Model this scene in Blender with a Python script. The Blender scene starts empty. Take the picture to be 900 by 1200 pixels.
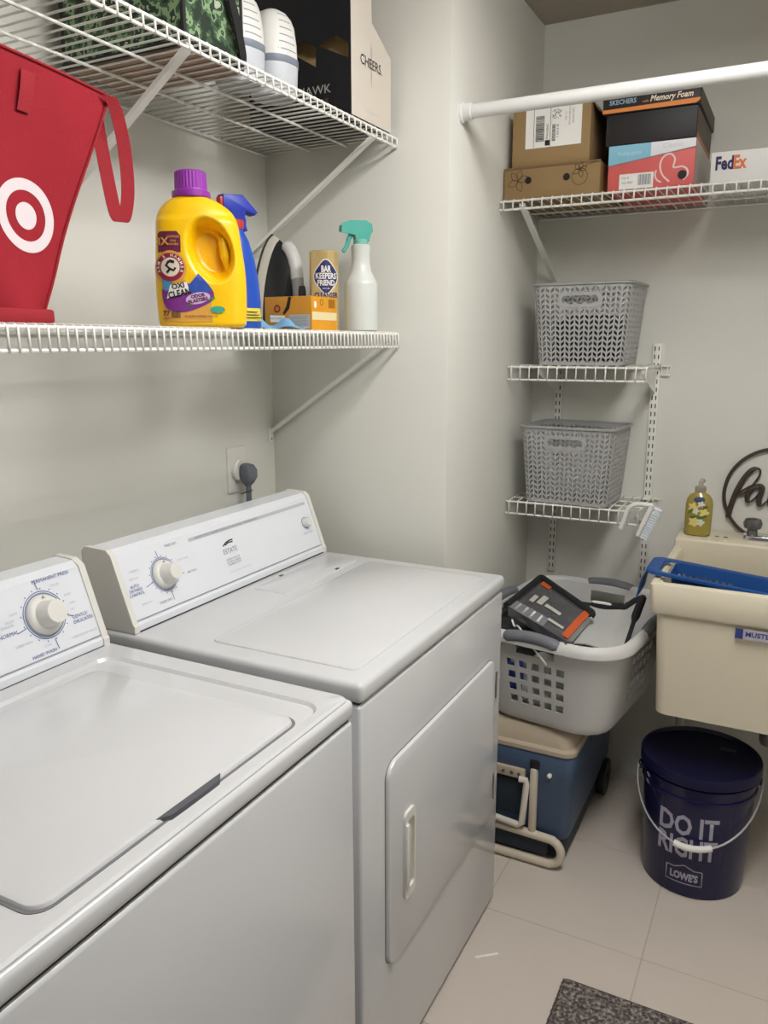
import bpy, bmesh, math, random
from mathutils import Vector as V, Matrix
from mathutils.bvhtree import BVHTree
random.seed(7)
PI = math.pi
SC = bpy.context.scene
COL = SC.collection

# ------------------------------------------------------------------ camera, light, exposure
cd = bpy.data.cameras.new('camera'); cam = bpy.data.objects.new('camera', cd); COL.objects.link(cam)
YAW, PITCH, ROLL = 0.4775, 0.2082, -0.0027
fw = V((-math.sin(YAW)*math.cos(PITCH), math.cos(YAW)*math.cos(PITCH), -math.sin(PITCH)))
rt0 = V((math.cos(YAW), math.sin(YAW), 0)); up0 = rt0.cross(fw)
rt = rt0*math.cos(ROLL) + up0*math.sin(ROLL); up = up0*math.cos(ROLL) - rt0*math.sin(ROLL)
mw = Matrix((rt, up, -fw)).transposed().to_4x4(); mw.translation = V((1.1931, -1.8261, 1.4761))
cam.matrix_world = mw
cd.sensor_width = 36; cd.lens = 36*934.3/1200; cd.clip_start = 0.05
SC.camera = cam
w = bpy.data.worlds.new('world'); SC.world = w; w.use_nodes = True
w.node_tree.nodes['Background'].inputs[0].default_value = (1, .97, .93, 1)
w.node_tree.nodes['Background'].inputs[1].default_value = 0.1
LAMP = V((1.16, -0.78, 2.36))
LAMP_POWER = 17; LAMP_COLOR = (1, .99, .975)   # radiance of the ceiling fixture's diffuser (built below)
SC.view_settings.view_transform = 'Standard'; SC.view_settings.look = 'None'
SC.view_settings.exposure = 0.55; SC.view_settings.gamma = 1
SC.view_settings.use_curve_mapping = False

# ------------------------------------------------------------------ helpers
def hx(h):
    h = h.lstrip('#'); c = [int(h[i:i+2], 16)/255 for i in (0, 2, 4)]
    return tuple(x/12.92 if x <= .04045 else ((x+.055)/1.055)**2.4 for x in c)
def M(name, col, rough=.5, metal=0, var=.04, vs=9, bump=0, bs=60, coat=0, trans=0, ior=1.45, col2=None, spec=.5, sss=0):
    m = bpy.data.materials.new(name); m.use_nodes = True; nt = m.node_tree; N = nt.nodes; L = nt.links
    b = N['Principled BSDF']; c = hx(col) if isinstance(col, str) else col
    b.inputs['Roughness'].default_value = rough; b.inputs['Metallic'].default_value = metal
    b.inputs['Coat Weight'].default_value = coat; b.inputs['Transmission Weight'].default_value = trans
    b.inputs['IOR'].default_value = ior; b.inputs['Specular IOR Level'].default_value = spec
    if sss:
        b.inputs['Subsurface Weight'].default_value = sss; b.inputs['Subsurface Radius'].default_value = (.02, .02, .02)
    tc = N.new('ShaderNodeTexCoord'); no = N.new('ShaderNodeTexNoise'); no.inputs['Scale'].default_value = vs
    no.inputs['Detail'].default_value = 3; L.new(tc.outputs['Object'], no.inputs['Vector'])
    mx = N.new('ShaderNodeMix'); mx.data_type = 'RGBA'
    a = tuple(max(0, x*(1-var)) for x in c); d = hx(col2) if col2 else tuple(min(1, x*(1+var)) for x in c)
    mx.inputs[6].default_value = (*a, 1); mx.inputs[7].default_value = (*d, 1)
    L.new(no.outputs['Fac'], mx.inputs[0]); L.new(mx.outputs[2], b.inputs['Base Color'])
    if bump:
        n2 = N.new('ShaderNodeTexNoise'); n2.inputs['Scale'].default_value = bs; n2.inputs['Detail'].default_value = 4
        L.new(tc.outputs['Object'], n2.inputs['Vector'])
        bp = N.new('ShaderNodeBump'); bp.inputs['Strength'].default_value = bump; bp.inputs['Distance'].default_value = .004
        L.new(n2.outputs['Fac'], bp.inputs['Height']); L.new(bp.outputs['Normal'], b.inputs['Normal'])
    return m
def ramp_mat(name, scale, stops, rough=.6, tex='noise', bump=0):
    m = bpy.data.materials.new(name); m.use_nodes = True; nt = m.node_tree; N = nt.nodes; L = nt.links
    b = N['Principled BSDF']; b.inputs['Roughness'].default_value = rough
    tc = N.new('ShaderNodeTexCoord')
    if tex == 'noise':
        t = N.new('ShaderNodeTexNoise'); t.inputs['Detail'].default_value = 3; out = t.outputs['Fac']
    else:
        t = N.new('ShaderNodeTexVoronoi'); out = t.outputs['Color']
    t.inputs['Scale'].default_value = scale; L.new(tc.outputs['Object'], t.inputs['Vector'])
    r = N.new('ShaderNodeValToRGB'); r.color_ramp.interpolation = 'CONSTANT' if tex == 'camo' or bump == -1 else 'LINEAR'
    e = r.color_ramp.elements
    while len(e) < len(stops): e.new(.5)
    for el, (p, c) in zip(e, stops): el.position = p; el.color = (*hx(c), 1)
    L.new(out, r.inputs[0]); L.new(r.outputs[0], b.inputs['Base Color'])
    if bump > 0:
        bp = N.new('ShaderNodeBump'); bp.inputs['Strength'].default_value = bump; bp.inputs['Distance'].default_value = .004
        L.new(out, bp.inputs['Height']); L.new(bp.outputs['Normal'], b.inputs['Normal'])
    return m

WM = {}
def thing(name, label, cat, loc=(0, 0, 0), rz=0, group=None, rx=0, ry=0):
    o = bpy.data.objects.new(name, None); COL.objects.link(o); o.empty_display_size = .05
    o.location = loc; o.rotation_euler = (rx, ry, rz); o['label'] = label; o['category'] = cat
    if group: o['group'] = group
    WM[o.name] = Matrix.LocRotScale(V(loc), o.rotation_euler, None)
    return o
def obj(name, bm, m, parent=None, W=False, smooth=True, ang=38, bvh=False, solid=0, solid_off=-1, keep=False):
    tree = BVHTree.FromBMesh(bm) if bvh else None
    if W and parent is not None: bm.transform(WM[parent.name].inverted())
    me = bpy.data.meshes.new(name); bm.to_mesh(me)
    if not keep: bm.free()
    me.materials.append(m)
    if smooth:
        me.shade_smooth(); me.set_sharp_from_angle(angle=math.radians(ang))
    o = bpy.data.objects.new(name, me); COL.objects.link(o)
    if parent is not None:
        o.parent = parent; WM[o.name] = WM[parent.name]
    else: WM[o.name] = Matrix.Identity(4)
    if solid:
        s = o.modifiers.new('thickness', 'SOLIDIFY'); s.thickness = solid; s.offset = solid_off
        dg = bpy.context.evaluated_depsgraph_get(); nm_ = bpy.data.meshes.new_from_object(o.evaluated_get(dg)); o.modifiers.clear(); o.data = nm_; nm_.name = name
        if smooth: nm_.shade_smooth(); nm_.set_sharp_from_angle(angle=math.radians(ang))
    return (o, tree) if bvh else o
def tag(o, label, cat, group=None):
    o['label'] = label; o['category'] = cat
    if group: o['group'] = group
    return o
def struct(o): o['kind'] = 'structure'; return o
def piece(name, mesh, parent, loc=(0, 0, 0), rot=(0, 0, 0)):
    o = bpy.data.objects.new(name, mesh); COL.objects.link(o); o.parent = parent; o.location = loc; o.rotation_euler = rot
    return o
def dup(root, loc, rz=None, label=None):
    r = root.copy(); COL.objects.link(r); r.location = loc
    if rz is not None: r.rotation_euler = (0, 0, rz)
    if label: r['label'] = label
    for ch in list(root.children):
        c = ch.copy(); COL.objects.link(c); c.parent = r
        for g in ch.children:
            d = g.copy(); COL.objects.link(d); d.parent = c
    return r

def NB(): return bmesh.new()
def merge(bm, t):
    me = bpy.data.meshes.new('tmp'); t.to_mesh(me); t.free(); bm.from_mesh(me); bpy.data.meshes.remove(me)
def box(bm, a, b, bev=0, seg=2):
    t = bmesh.new(); bmesh.ops.create_cube(t, size=1)
    a = V(a); b = V(b); c = (a+b)/2; s = b-a
    for v in t.verts: v.co = V((c.x+v.co.x*s.x, c.y+v.co.y*s.y, c.z+v.co.z*s.z))
    if bev: bmesh.ops.bevel(t, geom=t.edges[:], offset=bev, segments=seg, profile=.5, affect='EDGES')
    bmesh.ops.recalc_face_normals(t, faces=t.faces[:])
    merge(bm, t); return bm
def B(a, b, bev=0, seg=2): return box(NB(), a, b, bev, seg)
def tube(bm, pts, r, seg=8, closed=False, cap=True):
    pts = [V(p) for p in pts]; n = len(pts); R = r if isinstance(r, (list, tuple)) else [r]*n
    T = []
    for i in range(n):
        if closed: d = pts[(i+1) % n]-pts[i-1]
        else: d = pts[min(i+1, n-1)]-pts[max(i-1, 0)]
        T.append(d.normalized())
    a = V((0, 0, 1)) if abs(T[0].z) < .9 else V((1, 0, 0))
    N = (a - T[0]*a.dot(T[0])).normalized(); rings = []
    for i in range(n):
        N = (N - T[i]*N.dot(T[i])).normalized(); Bn = T[i].cross(N)
        rings.append([bm.verts.new(pts[i] + (N*math.cos(2*PI*k/seg)+Bn*math.sin(2*PI*k/seg))*R[i]) for k in range(seg)])
    for i in range(n if closed else n-1):
        A = rings[i]; C = rings[(i+1) % n]
        for k in range(seg): bm.faces.new((A[k], A[(k+1) % seg], C[(k+1) % seg], C[k]))
    if cap and not closed:
        bm.faces.new(rings[0][::-1]); bm.faces.new(rings[-1])
    return bm
def loft(bm, rings, c0=True, c1=True):
    vs = [[bm.verts.new(p) for p in r] for r in rings]; n = len(vs[0])
    for A, C in zip(vs, vs[1:]):
        for k in range(n): bm.faces.new((A[k], A[(k+1) % n], C[(k+1) % n], C[k]))
    if c0: bm.faces.new(vs[0][::-1])
    if c1: bm.faces.new(vs[-1])
    return bm
def lathe(bm, prof, seg=32, c=(0, 0, 0), c0=True, c1=True, sx=1, sy=1):
    return loft(bm, [[V((c[0]+r*sx*math.cos(2*PI*k/seg), c[1]+r*sy*math.sin(2*PI*k/seg), c[2]+z)) for k in range(seg)] for r, z in prof], c0, c1)
def frame(o, u, v):
    u = V(u).normalized(); n = u.cross(V(v)).normalized(); v = n.cross(u)
    m = Matrix((u, v, n)).transposed().to_4x4(); m.translation = V(o); return m
def xf(bm, m): bm.transform(m); return bm
def rrect(w, h, r, seg=4, cx=0, cy=0):
    r = max(min(r, w/2-1e-5, h/2-1e-5), 1e-5); out = []
    for sx, sy, a0 in ((1, -1, -90), (1, 1, 0), (-1, 1, 90), (-1, -1, 180)):
        for k in range(seg+1):
            a = math.radians(a0+90*k/seg)
            out.append((cx+sx*(w/2-r)+r*math.cos(a), cy+sy*(h/2-r)+r*math.sin(a)))
    return out
def plate(bm, poly, z0, z1, bev=0):
    """2D outline (ccw) in local xy extruded z0..z1 with a soft top edge"""
    t = NB(); n = len(poly); c = V((sum(p[0] for p in poly)/n, sum(p[1] for p in poly)/n, 0))
    rings = [[V((x, y, z0)) for x, y in poly], [V((x, y, z1-bev)) for x, y in poly]]
    if bev:
        out = []
        for i in range(n):
            p0, p1, p2 = V((*poly[i-1], 0)), V((*poly[i], 0)), V((*poly[(i+1) % n], 0))
            d1 = (p1-p0); d2 = (p2-p1); nn = V((-(d1.y+d2.y), d1.x+d2.x, 0))
            out.append(p1 + (nn.normalized() if nn.length > 1e-9 else V((0, 0, 0)))*bev)
        rings.append([V((p.x*.4+q[0]*.6, p.y*.4+q[1]*.6, z1-bev*.25)) for p, q in zip(out, poly)])
        rings.append([V((p.x, p.y, z1)) for p in out])
    loft(t, rings); merge(bm, t); return bm
def ring(bm, outer, inner, z0, z1):
    n = len(outer)
    q = [[bm.verts.new((x, y, z)) for x, y in p] for p, z in ((outer, z0), (outer, z1), (inner, z1), (inner, z0))]
    for a, b in ((0, 1), (1, 2), (2, 3), (3, 0)):
        for k in range(n): bm.faces.new((q[a][k], q[a][(k+1) % n], q[b][(k+1) % n], q[b][k]))
    return bm
def flat(bm, poly, z=0): bm.faces.new([bm.verts.new((x, y, z)) for x, y in poly]); return bm
def disc(bm, r, z=0, seg=32, cx=0, cy=0, sx=1): return flat(bm, [(cx+r*sx*math.cos(2*PI*k/seg), cy+r*math.sin(2*PI*k/seg)) for k in range(seg)], z)
def annulus(bm, r0, r1, z=0, seg=40, cx=0, cy=0, a0=0, a1=360):
    full = a1-a0 >= 360; n = seg if full else seg+1; A = []; C = []
    for k in range(n):
        a = math.radians(a0+(a1-a0)*k/seg)
        A.append(bm.verts.new((cx+r0*math.cos(a), cy+r0*math.sin(a), z))); C.append(bm.verts.new((cx+r1*math.cos(a), cy+r1*math.sin(a), z)))
    for k in range(seg):
        j = (k+1) % n
        bm.faces.new((A[k], C[k], C[j], A[j]))
    return bm
def stroke(bm, pts, wd, z=0):
    pts = [V((*p, 0)) for p in pts]; L = []; R = []
    for i, p in enumerate(pts):
        d = (pts[min(i+1, len(pts)-1)]-pts[max(i-1, 0)]).normalized(); n = V((-d.y, d.x, 0))*wd/2
        L.append(bm.verts.new((p.x+n.x, p.y+n.y, z))); R.append(bm.verts.new((p.x-n.x, p.y-n.y, z)))
    for i in range(len(pts)-1): bm.faces.new((R[i], R[i+1], L[i+1], L[i]))
    return bm
def rect(bm, x0, y0, x1, y1, z=0): return flat(bm, [(x0, y0), (x1, y0), (x1, y1), (x0, y1)], z)
def sheet(bm, nu, nv, f, wrap=False):
    g = [[bm.verts.new(f(i/nu, j/nv)) for j in range(nv+1)] for i in range(nu if wrap else nu+1)]
    for i in range(nu):
        for j in range(nv):
            a = g[i]; c = g[(i+1) % len(g)]
            bm.faces.new((a[j], c[j], c[j+1], a[j+1]))
    return bm
def catmull(P, n=6, closed=False):
    P = [V(p) for p in P]; out = []; m = len(P)
    for i in range(m if closed else m-1):
        if closed: p0, p1, p2, p3 = P[i-1], P[i], P[(i+1) % m], P[(i+2) % m]
        else: p0, p1, p2, p3 = P[max(i-1, 0)], P[i], P[i+1], P[min(i+2, m-1)]
        for k in range(n):
            t = k/n
            out.append(.5*((2*p1)+(p2-p0)*t+(2*p0-5*p1+4*p2-p3)*t*t+(3*p1-p0-3*p2+p3)*t**3))
    if not closed: out.append(P[-1])
    return out
def place(bm, o, u, v, off=.0007, tree=None, reach=.3, cut=0):
    """lay a flat print mesh (local xy) on the plane o,u,v or onto a surface (tree)"""
    if cut:
        bmesh.ops.triangulate(bm, faces=bm.faces[:])
        for _ in range(7):
            es = [e for e in bm.edges if e.calc_length() > cut]
            if not es: break
            bmesh.ops.triangulate(bm, faces=bm.faces[:])
            bmesh.ops.subdivide_edges(bm, edges=[e for e in bm.edges if e.calc_length() > cut], cuts=1)
    m = frame(o, u, v); n = m.col[2].xyz
    bm.transform(m)
    for vv in bm.verts:
        if tree:
            z = (vv.co-V(o)).dot(n)
            h = tree.ray_cast(vv.co + n*reach, -n)
            if h[0] is None: h = tree.find_nearest(vv.co)
            if h[0] is not None: vv.co = h[0] + (n*.5+h[1]*.5)*(off+z); continue
        vv.co += n*off
    return bm
def text_bm(s, size, width=None, align='CENTER', bold=0, shear=0):
    c = bpy.data.curves.new('t', 'FONT'); c.body = s; c.size = size; c.align_x = align; c.align_y = 'CENTER'
    c.resolution_u = 2; c.offset = bold*size; c.shear = shear
    o = bpy.data.objects.new('t', c); COL.objects.link(o)
    dg = bpy.context.evaluated_depsgraph_get(); me = bpy.data.meshes.new_from_object(o.evaluated_get(dg))
    bpy.data.objects.remove(o); bpy.data.curves.remove(c)
    bm = bmesh.new(); bm.from_mesh(me); bpy.data.meshes.remove(me)
    if width and bm.verts:
        xs = [v.co.x for v in bm.verts]; k = width/(max(xs)-min(xs))
        for v in bm.verts: v.co.x *= k
    return bm
def shift(bm, dx, dy, rot=0, dz=0):
    bm.transform(Matrix.Translation((dx, dy, dz)) @ Matrix.Rotation(rot, 4, 'Z')); return bm
def txt(parent, s, size, o, u, v, m, W=False, width=None, align='CENTER', bold=0, tree=None, off=.0009, name='lettering', rot=0, shear=0):
    bm = text_bm(s, size, width, align, bold, shear)
    if rot: bm.transform(Matrix.Rotation(rot, 4, 'Z'))
    return obj(name, place(bm, o, u, v, off, tree), m, parent, W, smooth=False)
def perf(bm, P, us, vs, hole, zig=0, wrap=True):
    """wall sheet with real openings. us/vs grid lines, hole(i,j) -> None solid | 'skip' | (inset_u, inset_v)"""
    nu = len(us)-1; nv = len(vs)-1
    def g(i, j, fu=0, fv=0):
        u = us[i]+(us[i+1]-us[i])*fu if fu else us[i]
        def vv(ii):
            t = vs[j]+((vs[j+1]-vs[j])*fv if fv else 0)
            if zig and 0 < j+fv < nv: t += zig*(1 if ii % 2 else -1)
            return t
        v = vv(i)*(1-fu)+vv(i+1)*fu
        return P(u, v)
    for i in range(nu):
        for j in range(nv):
            h = hole(i, j)
            if h == 'skip': continue
            c = [g(i, j), g(i, j, 1), g(i, j, 1, 1), g(i, j, 0, 1)] if i < nu else None
            c = [bm.verts.new(p) for p in c]
            if h is None: bm.faces.new(c); continue
            a, b = h
            q = [bm.verts.new(p) for p in (g(i, j, a, b), g(i, j, 1-a, b), g(i, j, 1-a, 1-b), g(i, j, a, 1-b))]
            for k in range(4): bm.faces.new((c[k], c[(k+1) % 4], q[(k+1) % 4], q[k]))
    bmesh.ops.remove_doubles(bm, verts=bm.verts[:], dist=1e-5)
    return bm
def perim(w, d, r):
    """closed rounded-rectangle path by arc length; s=0 at the middle of the front (-y) side, going +x"""
    r = min(r, w/2-1e-4, d/2-1e-4)
    L1 = (w-2*r)/2; La = PI*r/2; L2 = d-2*r; L3 = w-2*r; T = 2*L3+2*L2+4*La
    def f(s):
        s = (s % 1)*T
        for kind, L, p0, dr in (('l', L1, (0, -d/2), (1, 0)), ('a', La, (w/2-r, -d/2+r), -90), ('l', L2, (w/2, -d/2+r), (0, 1)), ('a', La, (w/2-r, d/2-r), 0),
                                ('l', L3, (w/2-r, d/2), (-1, 0)), ('a', La, (-w/2+r, d/2-r), 90), ('l', L2, (-w/2, d/2-r), (0, -1)), ('a', La, (-w/2+r, -d/2+r), 180),
                                ('l', L1+1e-6, (-w/2+r, -d/2), (1, 0))):
            if s <= L or (kind == 'l' and L == L1+1e-6):
                if kind == 'l': return (p0[0]+dr[0]*s, p0[1]+dr[1]*s)
                a = math.radians(dr+90*s/La); return (p0[0]+r*math.cos(a), p0[1]+r*math.sin(a))
            s -= L
    f.T = T
    return f

# ------------------------------------------------------------------ materials
wall_m = M('wall_paint', '#dad9d1', .75, var=.015, bump=.06, bs=160)
ceil_m = M('ceiling_texture', '#b5ab9c', .95, var=.05, bump=.9, bs=90)
tile_m = M('floor_tile', '#cbc1b7', .5, var=.05, vs=6, bump=.03, bs=40)
grout_m = M('grout', '#b8ada2', .9, bump=.1)
enamel = M('white_enamel', '#d2d3d5', .22, var=.012, vs=5, bump=.02, bs=240, coat=.3)
enamel2 = M('white_panel', '#e3e6ec', .3, var=.01, coat=.2)
cream = M('cream_plastic', '#e0ded8', .4, var=.02)
knob_m = M('knob_plastic', '#e2e0da', .35, var=.02)
ringm = M('dial_ring', '#7f8da3', .4)
seam = M('dark_seam', '#3a3835', .8)
black = M('black_plastic', '#17171a', .5)
dark = M('charcoal_plastic', '#2b2b2e', .55)
chrome = M('chrome', '#d8d8da', .12, 1, var=.01)
steel = M('steel', '#8f8d8a', .35, 1)
wire = M('white_coated_wire', '#e6e5df', .4, var=.02)
whitep = M('white_plastic', '#dcdcda', .42, var=.02)
greyp = M('grey_plastic', '#8a8b93', .5, var=.03)
ink_b = M('blue_ink', '#4a5f97', .6); ink_g = M('grey_ink', '#8b8f98', .6); ink_lg = M('pale_grey_ink', '#c3c6cb', .6)
ink_k = M('black_ink', '#1b1a1c', .6); ink_w = M('white_ink', '#ecebe6', .6)
paper = M('label_paper', '#e9e7e2', .7)

# ------------------------------------------------------------------ room
XL, XA, YA, YB, H = -0.1584, 0.3867, 0.0885, 0.829, 2.44
XR, YF = 1.95, -2.75
struct(obj('wall_left', B((XL-.1, YF, -.02), (XL, YA+.05, H)), wall_m))
struct(obj('wall_alcove', B((XL-.1, YA, -.02), (XA, YB+.1, H), .003), wall_m))
struct(obj('wall_back', B((XA-.05, YB, -.02), (XR+.1, YB+.1, H)), wall_m))
bm = B((XR, -1.0, -.02), (XR+.1, YB+.1, H)); box(bm, (XR, YF, -.02), (XR+.1, -2.35, H)); box(bm, (XR, -2.35, 2.08), (XR+.1, -1.0, H))  # unseen wall; opening added to lessen bounce onto the machine fronts
struct(obj('wall_right', bm, wall_m))
bm = B((XL-.1, YF-.1, -.02), (.35, YF, H)); box(bm, (1.85, YF-.1, -.02), (XR+.1, YF, H)); box(bm, (.35, YF-.1, 2.08), (1.85, YF, H))  # unseen wall; doorway added to let the world's fill light in
struct(obj('wall_front', bm, wall_m))
struct(obj('ceiling', B((XL-.1, YF-.1, H), (XR+.1, YB+.1, H+.08)), ceil_m))
fl = struct(obj('floor', B((XL-.1, YF-.1, -.06), (XR+.1, YB+.1, -.0014)), grout_m))
TS = .412; x0, y0 = .9766, -.0431
tb = plate(NB(), rrect(TS-.003, TS-.003, .004, 2), -.006, 0, .0008); tme = bpy.data.meshes.new('tile'); tb.to_mesh(tme); tb.free(); tme.materials.append(tile_m)
for i in range(-3, 3):
    for j in range(-7, 3):
        cx, cy = x0+(i+.5)*TS, y0+(j+.5)*TS
        if cx-TS/2 < XR and cx+TS/2 > XL and cy-TS/2 < YB and cy+TS/2 > YF: piece('tile', tme, fl, (cx, cy, 0))
# ceiling lamp (out of frame, the room's only lamp)
t = thing('ceiling_light', 'long white fluorescent ceiling fixture above the floor in front of the machines', 'lamp', (LAMP.x, LAMP.y, H))
lampw = M('lamp_white', '#e8e6e0', .5)
obj('lamp_base', B((LAMP.x-.15, LAMP.y-.62, H-.03), (LAMP.x+.15, LAMP.y+.62, H), .006), lampw, t, True)
for sy in (-1, 1): obj('end_cap', B((LAMP.x-.14, LAMP.y+sy*.605-.015, H-.108), (LAMP.x+.14, LAMP.y+sy*.605+.015, H-.03), .004), lampw, t, True)
em = bpy.data.materials.new('lamp_diffuser'); em.use_nodes = True
eb = em.node_tree.nodes['Principled BSDF']; eb.inputs['Emission Color'].default_value = (*LAMP_COLOR, 1); eb.inputs['Emission Strength'].default_value = LAMP_POWER
obj('diffuser', B((LAMP.x-.13, LAMP.y-.588, H-.105), (LAMP.x+.13, LAMP.y+.588, H-.0305)), em, t, True, smooth=False)

# ------------------------------------------------------------------ washer and dryer
def console(t, y0, y1, xs, knob):
    """slanted control panel along y on the rear of a machine"""
    prof = [(-.055, .916), (.070+xs, .916), (.070+xs, .930), (.066+xs, .934), (.018+xs, 1.066), (.006+xs, 1.077), (-.045, 1.079), (-.055, 1.07)]
    def ext(p, a, b, bm=None):
        bm = bm or NB()
        return loft(bm, [[V((x, y, z)) for x, z in p] for y in (b, a)])
    c = obj('control_panel', ext(prof, y0+.012, y1-.012), enamel2, t, True, ang=20)
    big = [(x+(.003 if x > 0 else -.003), z+(.0025 if z > 1 else 0)) for x, z in prof]
    for a, b in ((y0, y0+.0135), (y1-.0135, y1)):
        obj('end_cap', ext(big, a, b), cream, t, True, ang=20)
    A = V((.066+xs, 0, .934)); Bp = V((.018+xs, 0, 1.066)); v = (Bp-A).normalized()
    obj('panel_seam', tube(NB(), [A+V((.0004, y0+.013, .004)), A+V((.0004, y1-.013, .004))], .0011, 6), M('seam_grey', '#9b9da3', .6), t, True)
    obj('base_seam', B((.0655+xs, y0+.013, .9145), (.0715+xs, y1-.013, .9175)), seam, t, True)
    def F(y, z, off=0):
        k = (z-A.z)/(Bp.z-A.z); p = A.lerp(Bp, k); p.y = y; return p
    return F, V((0, 1, 0)), v
def dial(t, F, u, v, y, z, r, name='dial'):
    o = F(y, z); m = frame(o, u, v)
    k = obj(name, xf(lathe(NB(), [(r*.98, 0), (r, .002), (r*.93, .007), (r*.80, .010), (r*.70, .010), (r*.66, .014), (r*.60, .034), (r*.55, .0375), (r*.3, .0385)], 36), m), knob_m, t, True)
    obj('dial_ring', place(annulus(NB(), r*1.02, r*1.1), o, u, v, .0006), ringm, k, True, smooth=False)
    obj('dial_ring', place(annulus(NB(), r*1.15, r*1.19), o, u, v, .0006), ink_b, k, True, smooth=False)
    bm = NB(); flat(bm, [(-.004, r*.78), (.004, r*.78), (0, r*.94)])
    obj('pointer_mark', place(bm, o, u, v, .0108), ink_g, k, True, smooth=False)
    bm = NB()
    for a in range(15, 346, 22): disc(bm, .0013, 0, 8, r*1.3*math.cos(math.radians(a)), r*1.3*math.sin(math.radians(a)))
    obj('dial_dots', place(bm, o, u, v, .0006), ink_b, k, True, smooth=False)
    return o

def cabinet(t, xf_, y0, y1, top):
    yc = (y0+y1)/2
    obj('cabinet', B((-.10, y0+.002, .014), (xf_, y1-.002, .874), .007, 3), enamel, t, True)
    obj('seam_gasket', B((-.09, y0+.008, .86), (xf_-.006, y1-.008, .885)), seam, t, True)
    for sx in (-.06, xf_-.05):
        for sy in (y0+.05, y1-.05):
            obj('foot', lathe(NB(), [(.022, 0), (.022, .006), (.012, .008), (.012, .016)], 14, (sx, sy, 0)), dark, t, True)

# dryer
D0, D1, XD = -.736, 0, .582
t = thing('clothes_dryer', 'white front-loading clothes dryer with side-hinged door, beside the alcove wall', 'dryer', (.24, -.368, 0))
cabinet(t, XD, D0, D1, .915)
obj('top_panel', B((-.10, D0, .8775), (XD+.004, D1, .915), .011, 4), enamel, t, True)
bm = NB(); plate(bm, rrect(.327, .646, .02, 5, .3885, -.367), .910, .9185, .006)
obj('top_plateau', bm, enamel, t, True)
bm = NB(); plate(bm, rrect(.10, .33, .012, 4, .148, -.215), .910, .9178, .005)
ls = obj('lint_screen_cover', bm, enamel, t, True)
bm = NB(); box(bm, (.188, -.158, .9172), (.195, -.143, .9186)); box(bm, (.096, -.270, .9172), (.103, -.258, .9186))
obj('finger_slot', bm, dark, ls, True)
F, u, v = console(t, D0+.006, D1-.008, 0, None)
o = dial(t, F, u, v, -.606, 1.003, .031)
# small knob
k = obj('start_knob', xf(lathe(NB(), [(.0135, 0), (.0135, .004), (.012, .016), (.0105, .018)], 26), frame(F(-.062, 1.004), u, v)), whitep, t, True)
obj('knob_ring', place(annulus(NB(), .0138, .016), F(-.062, 1.004), u, v, .0006), ink_g, k, True, smooth=False)
txt(t, 'PUSH TO START', .006, F(-.062, .978), u, v, ink_g, True)
obj('stripe', place(rect(NB(), -.235, -.004, .235, .004), F(-.272, 1.052), u, v, .0006), M('stripe_grey', '#c0c2c6', .5), t, True, smooth=False)
txt(t, 'HEAVY DUTY SUPER CAPACITY PLUS ELECTRONIC DRY', .0075, F(-.37, 1.052), u, v, ink_g, True, width=.235, off=.0012)
txt(t, 'ESTATE', .017, F(-.385, 1.003), u, v, ink_g, True, width=.05)
bm = NB(); stroke(bm, [(-.02, -.003), (-.008, .003), (.006, .006), (.02, .006)], .003); stroke(bm, [(-.012, -.002), (.003, .002), (.018, .001)], .003)
obj('emblem', place(bm, F(-.385, 1.019), u, v), ink_k, t, True, smooth=False)
for s, dz in (('HEAVY DUTY', .985), ('EXTRA LARGE', .979), ('CAPACITY', .973)):
    txt(t, s, .0065, F(-.383, dz), u, v, ink_g, True, width=.05)
txt(t, 'AUTOMATIC DRYER TEMPERATURES', .005, F(-.37, .957), u, v, ink_lg, True, width=.08)
for s, y, z, m, sz in (('TIMED DRY', -.563, 1.055, ink_g, .0075), ('AUTO', -.693, 1.000, ink_b, .0085), ('DRYNESS', -.693, .992, ink_b, .0085), ('CONTROL', -.693, .984, ink_b, .0085),
                    ('WRINKLE', -.682, 1.028, ink_lg, .006), ('REGULAR', -.688, 1.014, ink_lg, .006), ('AIR ONLY', -.525, .990, ink_g, .007), ('TIMED DRY', -.625, .952, ink_g, .0075), ('MORE DRY', -.675, .962, ink_lg, .006), ('COOL DOWN', -.542, 1.02, ink_lg, .0055)):
    txt(t, s, sz, F(y, z), u, v, m, True)
bm = NB(); stroke(bm, [(-.002, .036), (-.004, .052)], .0014); stroke(bm, [(-.037, -.008), (-.058, -.013)], .0014); stroke(bm, [(.036, -.008), (.056, -.012)], .0014); stroke(bm, [(.004, -.038), (.006, -.058)], .0014)
obj('indicator_lines', place(bm, F(-.606, 1.003), u, v), ink_b, t, True, smooth=False)
# dryer door: local frame u=+y, v=+z, n=+x
mf = frame((XD, 0, 0), (0, 1, 0), (0, 0, 1))
dyc, dzc, dw, dh = -.352, .5025, .582, .435
bm = xf(plate(NB(), rrect(dw+.005, dh+.005, .036, 7, dyc, dzc), -.001, .0012), mf); obj('door_gap', bm, M('gap_grey', '#8b8984', .7), t, True)
door = obj('door', xf(plate(NB(), rrect(dw, dh, .034, 7, dyc, dzc), -.001, .009, .005), mf), enamel, t, True)
bm = NB(); ring(bm, rrect(.046, .19, .012, 4, -.562, .496), rrect(.030, .150, .008, 4, -.560, .496), .006, .0145)
obj('handle_frame', xf(bm, mf), cream, door, True)
obj('handle_pocket', xf(plate(NB(), rrect(.032, .152, .008, 4, -.560, .496), .006, .0096), mf), M('pocket_cream', '#c9c4b2', .5), door, True)
bm = NB(); box(bm, (XD+.009, -.585, .425), (XD+.019, -.572, .567), .004)
obj('handle_grip', bm, cream, door, True)
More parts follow.
